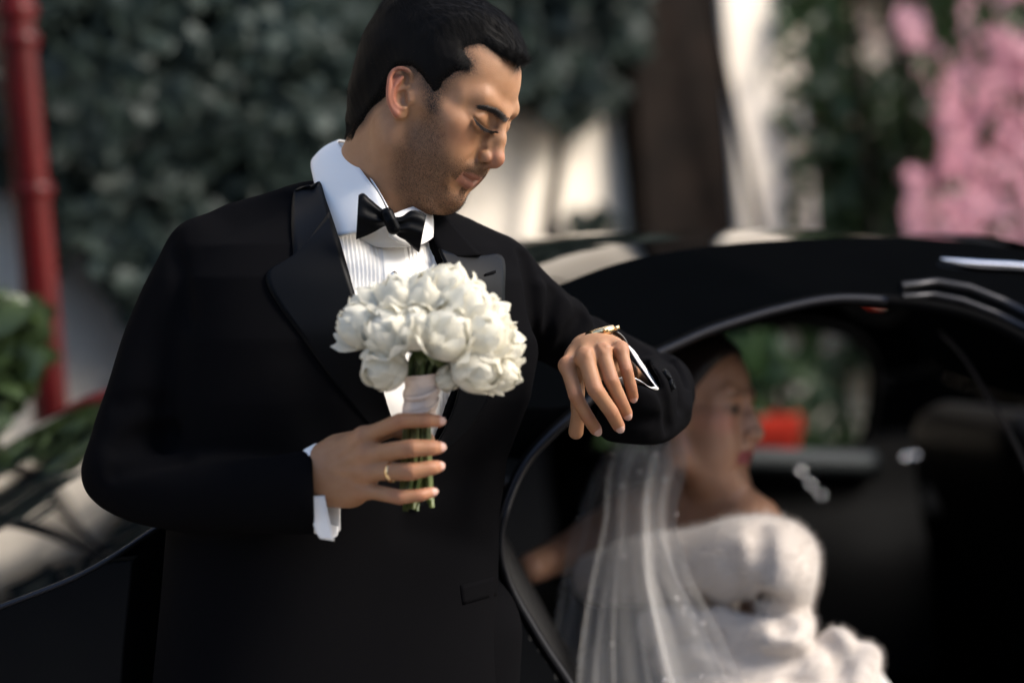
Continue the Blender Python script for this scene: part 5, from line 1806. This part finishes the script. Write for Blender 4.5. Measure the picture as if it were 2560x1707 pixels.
FL = [(894, 815, 2.845, 48), (962, 822, 2.820, 50), (1040, 822, 2.812, 50), (1130, 830, 2.812, 55), (1212, 838, 2.830, 54), (1262, 868, 2.860, 46),
      (994, 745, 2.850, 50), (1062, 735, 2.845, 50), (1120, 722, 2.855, 50), (1164, 762, 2.835, 52), (1222, 792, 2.855, 50), (922, 768, 2.870, 46),
      (1110, 745, 2.90, 52), (1010, 775, 2.90, 52), (1190, 830, 2.905, 55), (940, 830, 2.905, 50), (1262, 905, 2.88, 40)]
for f_ in FL: flower(1075 + (f_[0] - 1075) * .955 + rngb.uniform(-7, 7), 838 + (f_[1] - 838) * .90 + rngb.uniform(-7, 7), f_[2], f_[3] * rngb.uniform(.86, 1.14), skirt=rngb.randint(1, 4), frilly=f_[0] > 1110 or rngb.rand() < .25)
flower(958, 918, 2.832, 46, tilt=(-.3, -.3, -.5), skirt=3)
flower(1196, 920, 2.828, 50, tilt=(.3, -.3, -.4), skirt=3)
flower(1250, 932, 2.850, 42, tilt=(.4, 0, -.4), skirt=2)
flower(1122, 946, 2.850, 26, tilt=(.3, -.5, -.3), skirt=1)
# stems: fan under the heads, pass through the ribbon and the fist, cut ends below
stm = mat('green_stem', (.075, .105, .025), .45)
noise_color(stm, (.045, .075, .018), (.13, .15, .045), 40)
mid_p = V(1050, 985, 2.872)
for i in range(20):
    a = i * 2.399; rr = .0165 * math.sqrt((i + .5) / 20)
    dx, dy = rr * math.cos(a), rr * math.sin(a)
    f_ = FL[i % len(FL)]
    top = V(f_[0], f_[1] + 10, f_[2] + .01); top = V(1066, 890, 2.868) * .35 + top * .65
    bt = V(1040 + (i % 5 - 2) * 9, 1266 + rngb.uniform(-26, 12), 2.876)
    pts = spline([top, V(1066, 905, 2.868) + np.array([dx * 1.6, dy * 1.2, 0]), mid_p + np.array([dx, dy, 0]), V(1044, 1130, 2.876) + np.array([dx * 1.05, dy, 0]), bt + np.array([dx * 1.1, dy * 1.1, 0])], 16)
    mb = MB(); mb.tube(to_world(pts), .0030 + .0008 * rngb.rand(), 7); mb.build('stem', stm, bouquet)
# a few green sepals among the heads
for (px, py, d) in ((1085, 880, 2.846), (1040, 876, 2.85), (1105, 900, 2.85), (1068, 868, 2.84)):
    c = V(px, py, d); mb = MB()
    pts = spline([c, c + np.array([.006, -.002, -.010]), c + np.array([.008, .002, -.022])], 6)
    w = np.array([.002, .005, .006, .005, .003, .0005])[:, None] * np.array([[1, .2, .3]])
    mb.grid(to_world(np.stack([pts - w, pts + w * .0 + np.array([0, -.001, 0]), pts + w], 1).reshape(-1, 3)).reshape(6, 3, 3)); mb.build('sepal', stm, bouquet)
# ribbon wound round the stems
rib = mat('blush_ribbon', (.72, .58, .49), .32)
rib.node_tree.nodes['Principled BSDF'].inputs['Sheen Weight'].default_value = .3
rings = []
for i in range(40):
    s = i / 39
    c = V(1060, 934, 2.869) * (1 - s) + V(1046, 1062, 2.874) * s
    rx = .0232 * (1 - .18 * s) + .0008 * math.sin(22 * s) + (.0012 if i == 0 else 0)
    a = np.linspace(0, 2 * math.pi, 40, endpoint=False)
    wv = 1 + .018 * np.sin(3 * a + 9 * s) + .012 * np.sin(7 * a - 14 * s)
    sl = np.sin(a + 1.0) * .003
    rings.append(c + np.stack([np.cos(a) * rx * wv, np.sin(a) * rx * wv * .95, sl], 1))
mb = MB(); mb.grid(to_world(np.array(rings).reshape(-1, 3)).reshape(40, 40, 3), False, True)
ribbon = mb.build('ribbon', rib, bouquet)
for s0, col in ((.30, 0), (.62, 0)):       # overlapping turns of the band
    rings = []
    for dz, dr in ((-.05, .0004), (-.045, .0014), (.0, .0016), (.045, .0010), (.05, .0003)):
        s = s0 + dz
        a = np.linspace(0, 2 * math.pi, 40, endpoint=False)
        c = V(1060, 934, 2.869) * (1 - s) + V(1046, 1062, 2.874) * s
        rx = .0232 * (1 - .18 * s) + dr
        rings.append(c + np.stack([np.cos(a) * rx, np.sin(a) * rx, np.sin(a + .6) * .011], 1))
    mb = MB(); mb.grid(to_world(np.array(rings).reshape(-1, 3)).reshape(5, 40, 3), False, True); mb.build('ribbon_turn', rib, ribbon)
# ------------------------------------------------------------------ bride on the rear seat
def VB(px, py, d): return V(px, py, d - .15 if d > 2 else d)
BB = Body()
def rotm(yaw, pitch, roll):
    """head axes in viewer's axes: yaw from facing the viewer towards the right, pitch down +, roll"""
    f = np.array([math.sin(yaw) * math.cos(pitch), -math.cos(yaw) * math.cos(pitch), -math.sin(pitch)])
    n = np.array([-math.cos(yaw), -math.sin(yaw), 0])
    u = np.cross(f, n) * -1
    if u[2] < 0: u = -u
    c, s = math.cos(roll), math.sin(roll)
    n2, u2 = c * n + s * u, -s * n + c * u
    return np.stack([f, n2, u2], 1)
BO = VB(1736, 1048, 3.97)
BM = rotm(math.radians(61), math.radians(2), math.radians(4))
BB.frame('H', BO, BM)
face(BB)
def BV(px, py, d=3.95): return VB(px, py, d)
def BC(pts, k=.03, B=None, n=0):
    (B or BB).chain([VB(p[0], p[1], p[3]) for p in pts], [p[2] * (p[3] - .15) / FK for p in pts], 'u', k, None, n)
BC([(1712, 1120, 62, 4.02), (1715, 1240, 66, 4.04)], .03)
BC([(1600, 1300, 75, 4.06), (1720, 1285, 80, 4.03), (1830, 1285, 74, 3.96), (1885, 1310, 62, 3.92)], .04)
BC([(1600, 1300, 70, 4.06), (1500, 1330, 55, 4.10), (1420, 1380, 46, 4.06), (1330, 1420, 40, 3.98)], .04)
BC([(1885, 1310, 60, 3.92), (1915, 1430, 48, 3.91), (1890, 1520, 42, 3.93)], .03)
BC([(1740, 1330, 100, 4.04), (1745, 1500, 80, 4.08), (1770, 1700, 90, 4.12), (1900, 1780, 90, 4.08)], .05)
# closed or lowered eyes get a dark lash line; the eye is open and looks along the street
bv_, bf_ = BB.mesh(.0030)
bv_, bf_, _k = keep_largest(bv_, bf_)
bskin = mat('bride_skin', (.46, .25, .16), .45)
t, N, L, b = nodes(bskin)
b.inputs['Subsurface Weight'].default_value = .12; b.inputs['Subsurface Radius'].default_value = (.012, .004, .002)
def attr2(nm):
    a = N.new('ShaderNodeAttribute'); a.attribute_name = nm; return a.outputs['Fac']
def mix2(f, c1, c2):
    m = N.new('ShaderNodeMix'); m.data_type = 'RGBA'
    for s, x in ((0, f), (6, c1), (7, c2)):
        if isinstance(x, tuple): m.inputs[s].default_value = (*x, 1)
        else: L.new(x, m.inputs[s])
    return m.outputs[2]
c_ = mix2(attr2('blush'), (.45, .235, .140), (.50, .20, .14)); c_ = mix2(attr2('lips'), c_, (.30, .075, .075)); c_ = mix2(attr2('eyes'), c_, (.020, .013, .010)); L.new(c_, b.inputs['Base Color'])
bride = mesh_obj('person', to_world(bv_), bf_, bskin)
tag(bride, 'bride with dark hair, veil and white fur wrap seated inside the car looking away', 'person')
q = (bv_ - BO) @ BM; f_, a_, z_q = q[:, 0], np.abs(q[:, 1]), q[:, 2]
m2b = lambda poly, soft: sstep(-poly_sd(np.stack([f_, z_q], 1), poly), -soft, soft)
nearh = (f_ > .02)
color_attr(bride, 'lips', np.maximum(m2b([(.13, -.045), (.098, -.044), (.083, -.052), (.084, -.058), (.13, -.057)], .003), m2b([(.13, -.056), (.083, -.054), (.088, -.065), (.13, -.071)], .003)) * (a_ < .026) * nearh)
color_attr(bride, 'eyes', np.clip(np.exp(-(((a_ - .033) / .013) ** 2 + ((z_q - .018) / .0072) ** 2)) * 1.5, 0, 1) * (f_ > .06) + .75 * np.exp(-(((a_ - .032) / .019) ** 2 + ((z_q - .043 + .4 * np.maximum(a_ - .035, 0)) / .0042) ** 2)) * (f_ > .06))
color_attr(bride, 'blush', .8 * np.exp(-(((a_ - .052) / .02) ** 2 + ((z_q + .002) / .018) ** 2)) * (f_ > .03))
# hair: drawn back from the forehead into a low knot
HB2 = Body(); HB2.frame('H', BO, BM)
HB2.ell((-.022, 0, .050), (.106, .083, .092), 'u', .01, 'H')
HB2.ell((.020, 0, .062), (.064, .066, .072), 'u', .02, 'H')
HB2.ell((-.100, .0, .015), (.055, .055, .060), 'u', .03, 'H')
HB2.chain([(-.02, .072, .02), (-.03, .066, -.04)], [.022, .018], 'u', .02, 'H'); HB2.chain([(-.02, -.072, .02), (-.03, -.066, -.04)], [.022, .018], 'u', .02, 'H')
def fcut(P): return (np.minimum((P[:, 0] - .070 + .55 * np.maximum(.115 - P[:, 2], 0)) * -1, 9) * 1.0).astype(np.float32)
HB2.add(fcut, (-.2, -.2, -.2), (.2, .2, .2), 's', .012, 'H')
hv2, hf2 = HB2.mesh(.004)
bh = mat('brown_hair', (.016, .010, .008), .42)
mesh_obj('hair', to_world(hv2), hf2, bh, bride)
# fur wrap: fat soft rolls round the shoulders
FU = Body()
def FC(pts, k=.035, n=0): FU.chain([VB(p[0], p[1], p[3]) for p in pts], [p[2] * (p[3] - .15) / FK for p in pts], 'u', k, None, n)
FC([(1500, 1445, 70, 3.98), (1600, 1425, 84, 3.93), (1760, 1412, 98, 3.88), (1900, 1400, 108, 3.84), (1935, 1420, 106, 3.83)], .018, 20)
FC([(1950, 1390, 92, 3.86), (1958, 1480, 76, 3.86), (1945, 1545, 52, 3.87)], .03)
FC([(1640, 1570, 52, 3.90), (1760, 1560, 56, 3.86), (1870, 1590, 52, 3.83), (1970, 1600, 60, 3.80), (1990, 1560, 50, 3.84)], .012, 16)
FC([(1680, 1650, 50, 3.88), (1800, 1640, 54, 3.83), (1930, 1675, 58, 3.80), (2040, 1680, 56, 3.80), (2090, 1620, 52, 3.82)], .012, 16)
FC([(1700, 1740, 62, 3.86), (1850, 1740, 62, 3.80), (2010, 1765, 62, 3.77), (2130, 1730, 62, 3.79), (2160, 1650, 46, 3.82)], .012, 16)
FC([(1700, 1560, 80, 4.02), (1850, 1560, 90, 4.0), (1900, 1720, 120, 4.0), (2060, 1740, 110, 3.98), (2190, 1780, 60, 3.93)], .03, 12)
for pts, dp, wd_ in (([(1905, 1330), (1898, 1420), (1880, 1500)], 0.019, .016), ([(1740, 1500), (1860, 1520), (1935, 1505), (1960, 1560)], 0.027, .016), ([(1830, 1400), (1850, 1470), (1860, 1500)], 0.008, .018),
                     ([(1760, 1610), (1880, 1650), (1990, 1650)], 0.023, .014), ([(1640, 1480), (1760, 1500)], 0.011, .02), ([(2060, 1590), (2100, 1660), (2090, 1740)], 0.019, .014), ([(1980, 1700), (2060, 1720)], 0.011, .014)):
    FU.groove([FU.hit(p[0], p[1], 3.4, 4.4) for p in pts], dp, wd_)
def fuzz(P):
    return (.0022 * smooth_noise(P, 34, 3) + .0008 * smooth_noise(P, 420, 4)).astype(np.float32)
FU.add(fuzz, (-2, 2, -2), (2, 5, 2), 'd', .001)
fv, ff = FU.mesh(.0045)
fur = mat('white_fur', (.56, .49, .43), .95)
b = fur.node_tree.nodes['Principled BSDF']; b.inputs['Sheen Weight'].default_value = .5; b.inputs['Sheen Roughness'].default_value = .6
bump(fur, 260, .5, .003)
wrap = mesh_obj('fur_wrap', to_world(fv), ff, fur, bride)
rb = np.random.RandomState(8)
# fine hairs standing off the fur
me_n = np.zeros(len(fv) * 3, np.float32); wrap.data.vertices.foreach_get('normal', me_n); me_n = me_n.reshape(-1, 3)
pk_ = rb.choice(np.nonzero((fv[:, 1] < 3.80))[0], 16000)
W0 = to_world(fv[pk_]); dr = me_n[pk_] + rb.normal(0, .5, (len(pk_), 3)) + np.array([0, 0, -.3]); dr /= np.linalg.norm(dr, axis=1)[:, None]
LL = rb.uniform(.006, .013, len(pk_))[:, None, None]
P = W0[:, None] + dr[:, None] * LL * np.linspace(0, 1, 3)[None, :, None]
hair_curves('fur_hairs', P, .00022, fur, wrap, False)
# white dress over the knees
DR = Body()
DR.chain([VB(1860, 1800, 3.98), VB(2080, 1790, 3.90), VB(2200, 1860, 3.88), VB(2230, 2000, 3.86)], [.13, .11, .09, .14], 'u', .06)
def dfold(P): return (.010 * np.sin(P[:, 0] * 60 + 3 * np.sin(P[:, 2] * 14)) * 1.0).astype(np.float32)
DR.add(dfold, (-2, 2, -2), (2, 5, 2), 'd', .001)
dv, df = DR.mesh(.008)
mesh_obj('dress', to_world(dv), df, mat('ivory_satin', (.74, .71, .66), .5), bride)
# veil: thin gathered tulle falling from the knot of hair
vm = mat('tulle', (.80, .78, .76), .7)
t, N, L, b = nodes(vm)
tp = N.new('ShaderNodeBsdfTransparent'); tl = N.new('ShaderNodeBsdfTranslucent'); tl.inputs[0].default_value = (.8, .78, .76, 1)
m1 = N.new('ShaderNodeMixShader'); m1.inputs[0].default_value = .35
m2_ = N.new('ShaderNodeMixShader')
lw = N.new('ShaderNodeLayerWeight'); lw.inputs['Blend'].default_value = .35
cr = N.new('ShaderNodeMapRange'); cr.inputs['To Min'].default_value = .17; cr.inputs['To Max'].default_value = .48
L.new(lw.outputs['Facing'], cr.inputs['Value']); L.new(cr.outputs[0], m2_.inputs[0])
L.new(b.outputs[0], m1.inputs[1]); L.new(tl.outputs[0], m1.inputs[2]); L.new(tp.outputs[0], m2_.inputs[1]); L.new(m1.outputs[0], m2_.inputs[2])
out = [n for n in N if n.type == 'OUTPUT_MATERIAL'][0]; L.new(m2_.outputs[0], out.inputs[0])
def veil_sheet(left, right, seed, amp, nfold):
    r = np.random.RandomState(seed)
    nu, nv = 60, 70
    A = spline([VB(*p) for p in left], nu); Bq = spline([VB(*p) for p in right], nu)
    ph = r.uniform(0, 6.28, 3); G = np.zeros((nu, nv, 3))
    for i in range(nu):
        u = i / (nu - 1)
        for j in range(nv):
            w = j / (nv - 1)
            p = A[i] * (1 - w) + Bq[i] * w
            fo = amp * (.35 + .65 * u) * (math.sin(nfold * 6.28 * w + ph[0] + 1.5 * u) + .5 * math.sin(2.3 * nfold * 6.28 * w + ph[1] - 2 * u) + .08 * math.sin(4.1 * nfold * 6.28 * w + ph[2] + 3 * u))
            G[i, j] = p + np.array([.25 * fo, -fo, 0])
    return G
L1 = [(1640, 985, 4.05), (1560, 1080, 3.94), (1520, 1180, 3.88), (1512, 1300, 3.84), (1480, 1450, 3.80), (1455, 1600, 3.77), (1440, 1800, 3.74)]
R1 = [(1700, 985, 4.02), (1700, 1090, 3.90), (1716, 1160, 3.86), (1690, 1280, 3.82), (1720, 1420, 3.74), (1800, 1580, 3.70), (1900, 1800, 3.68)]
G = veil_sheet(L1, R1, 1, .014, 1.5); mb = MB(); mb.grid(to_world(G.reshape(-1, 3)).reshape(G.shape)); veil = mb.build('veil', vm, bride)
G2v = veil_sheet([(p[0] + 30, p[1], p[2] + .03) for p in L1], [(p[0] - 45, p[1], p[2] + .03) for p in R1], 7, .016, 2.1)
mb = MB(); mb.grid(to_world(G2v.reshape(-1, 3)).reshape(G2v.shape)); mb.build('veil_layer', vm, veil)
G3v = veil_sheet([(1620, 1000, 4.08), (1500, 1150, 4.05), (1420, 1350, 4.0), (1380, 1550, 3.95), (1330, 1800, 3.9)], [(1660, 1000, 4.08), (1560, 1150, 4.02), (1540, 1350, 3.95), (1520, 1550, 3.9), (1520, 1800, 3.85)], 9, .014, 1.4)
mb = MB(); mb.grid(to_world(G3v.reshape(-1, 3)).reshape(G3v.shape)); mb.build('veil_layer', vm, veil)
# beads sewn on the veil
bead = mat('crystal_bead', (.85, .82, .80), .06, Metallic=.6)
a = np.linspace(0, math.pi, 6); ph = np.linspace(0, 2 * math.pi, 8, endpoint=False)
S = np.array([[[math.sin(u) * math.cos(w), math.sin(u) * math.sin(w), math.cos(u)] for w in ph] for u in a]) * .0022
mb0 = MB(); mb0.grid(S, False, True); b0 = None
vtree = BVHTree.FromPolygons(G.reshape(-1, 3).tolist(), grid_faces(60, 70))
for px, py in ((1552, 1214), (1640, 1133), (1660, 1198), (1598, 1178), (1690, 1285), (1620, 1250), (1706, 1530), (1730, 1540), (1755, 1560), (1712, 1520), (1690, 1495), (1735, 1580), (1750, 1690), (1660, 1700), (1530, 1610), (1560, 1390)):
    d = Vector(VB(px, py, 1.)).normalized(); h = vtree.ray_cast(d * 3, d)
    if h[0] is None: continue
    p = to_world(np.array(h[0]) - np.array(d) * .003) - parent_base(veil)
    if b0 is None:
        b0 = mb0.build('bead', bead, veil); b0.data.transform(Matrix.Translation(Vector(parent_base(veil)))); o = b0
    else:
        o = b0.copy(); COL.objects.link(o); o.parent = veil
    o.location = p
print('bride', len(bv_), len(fv))
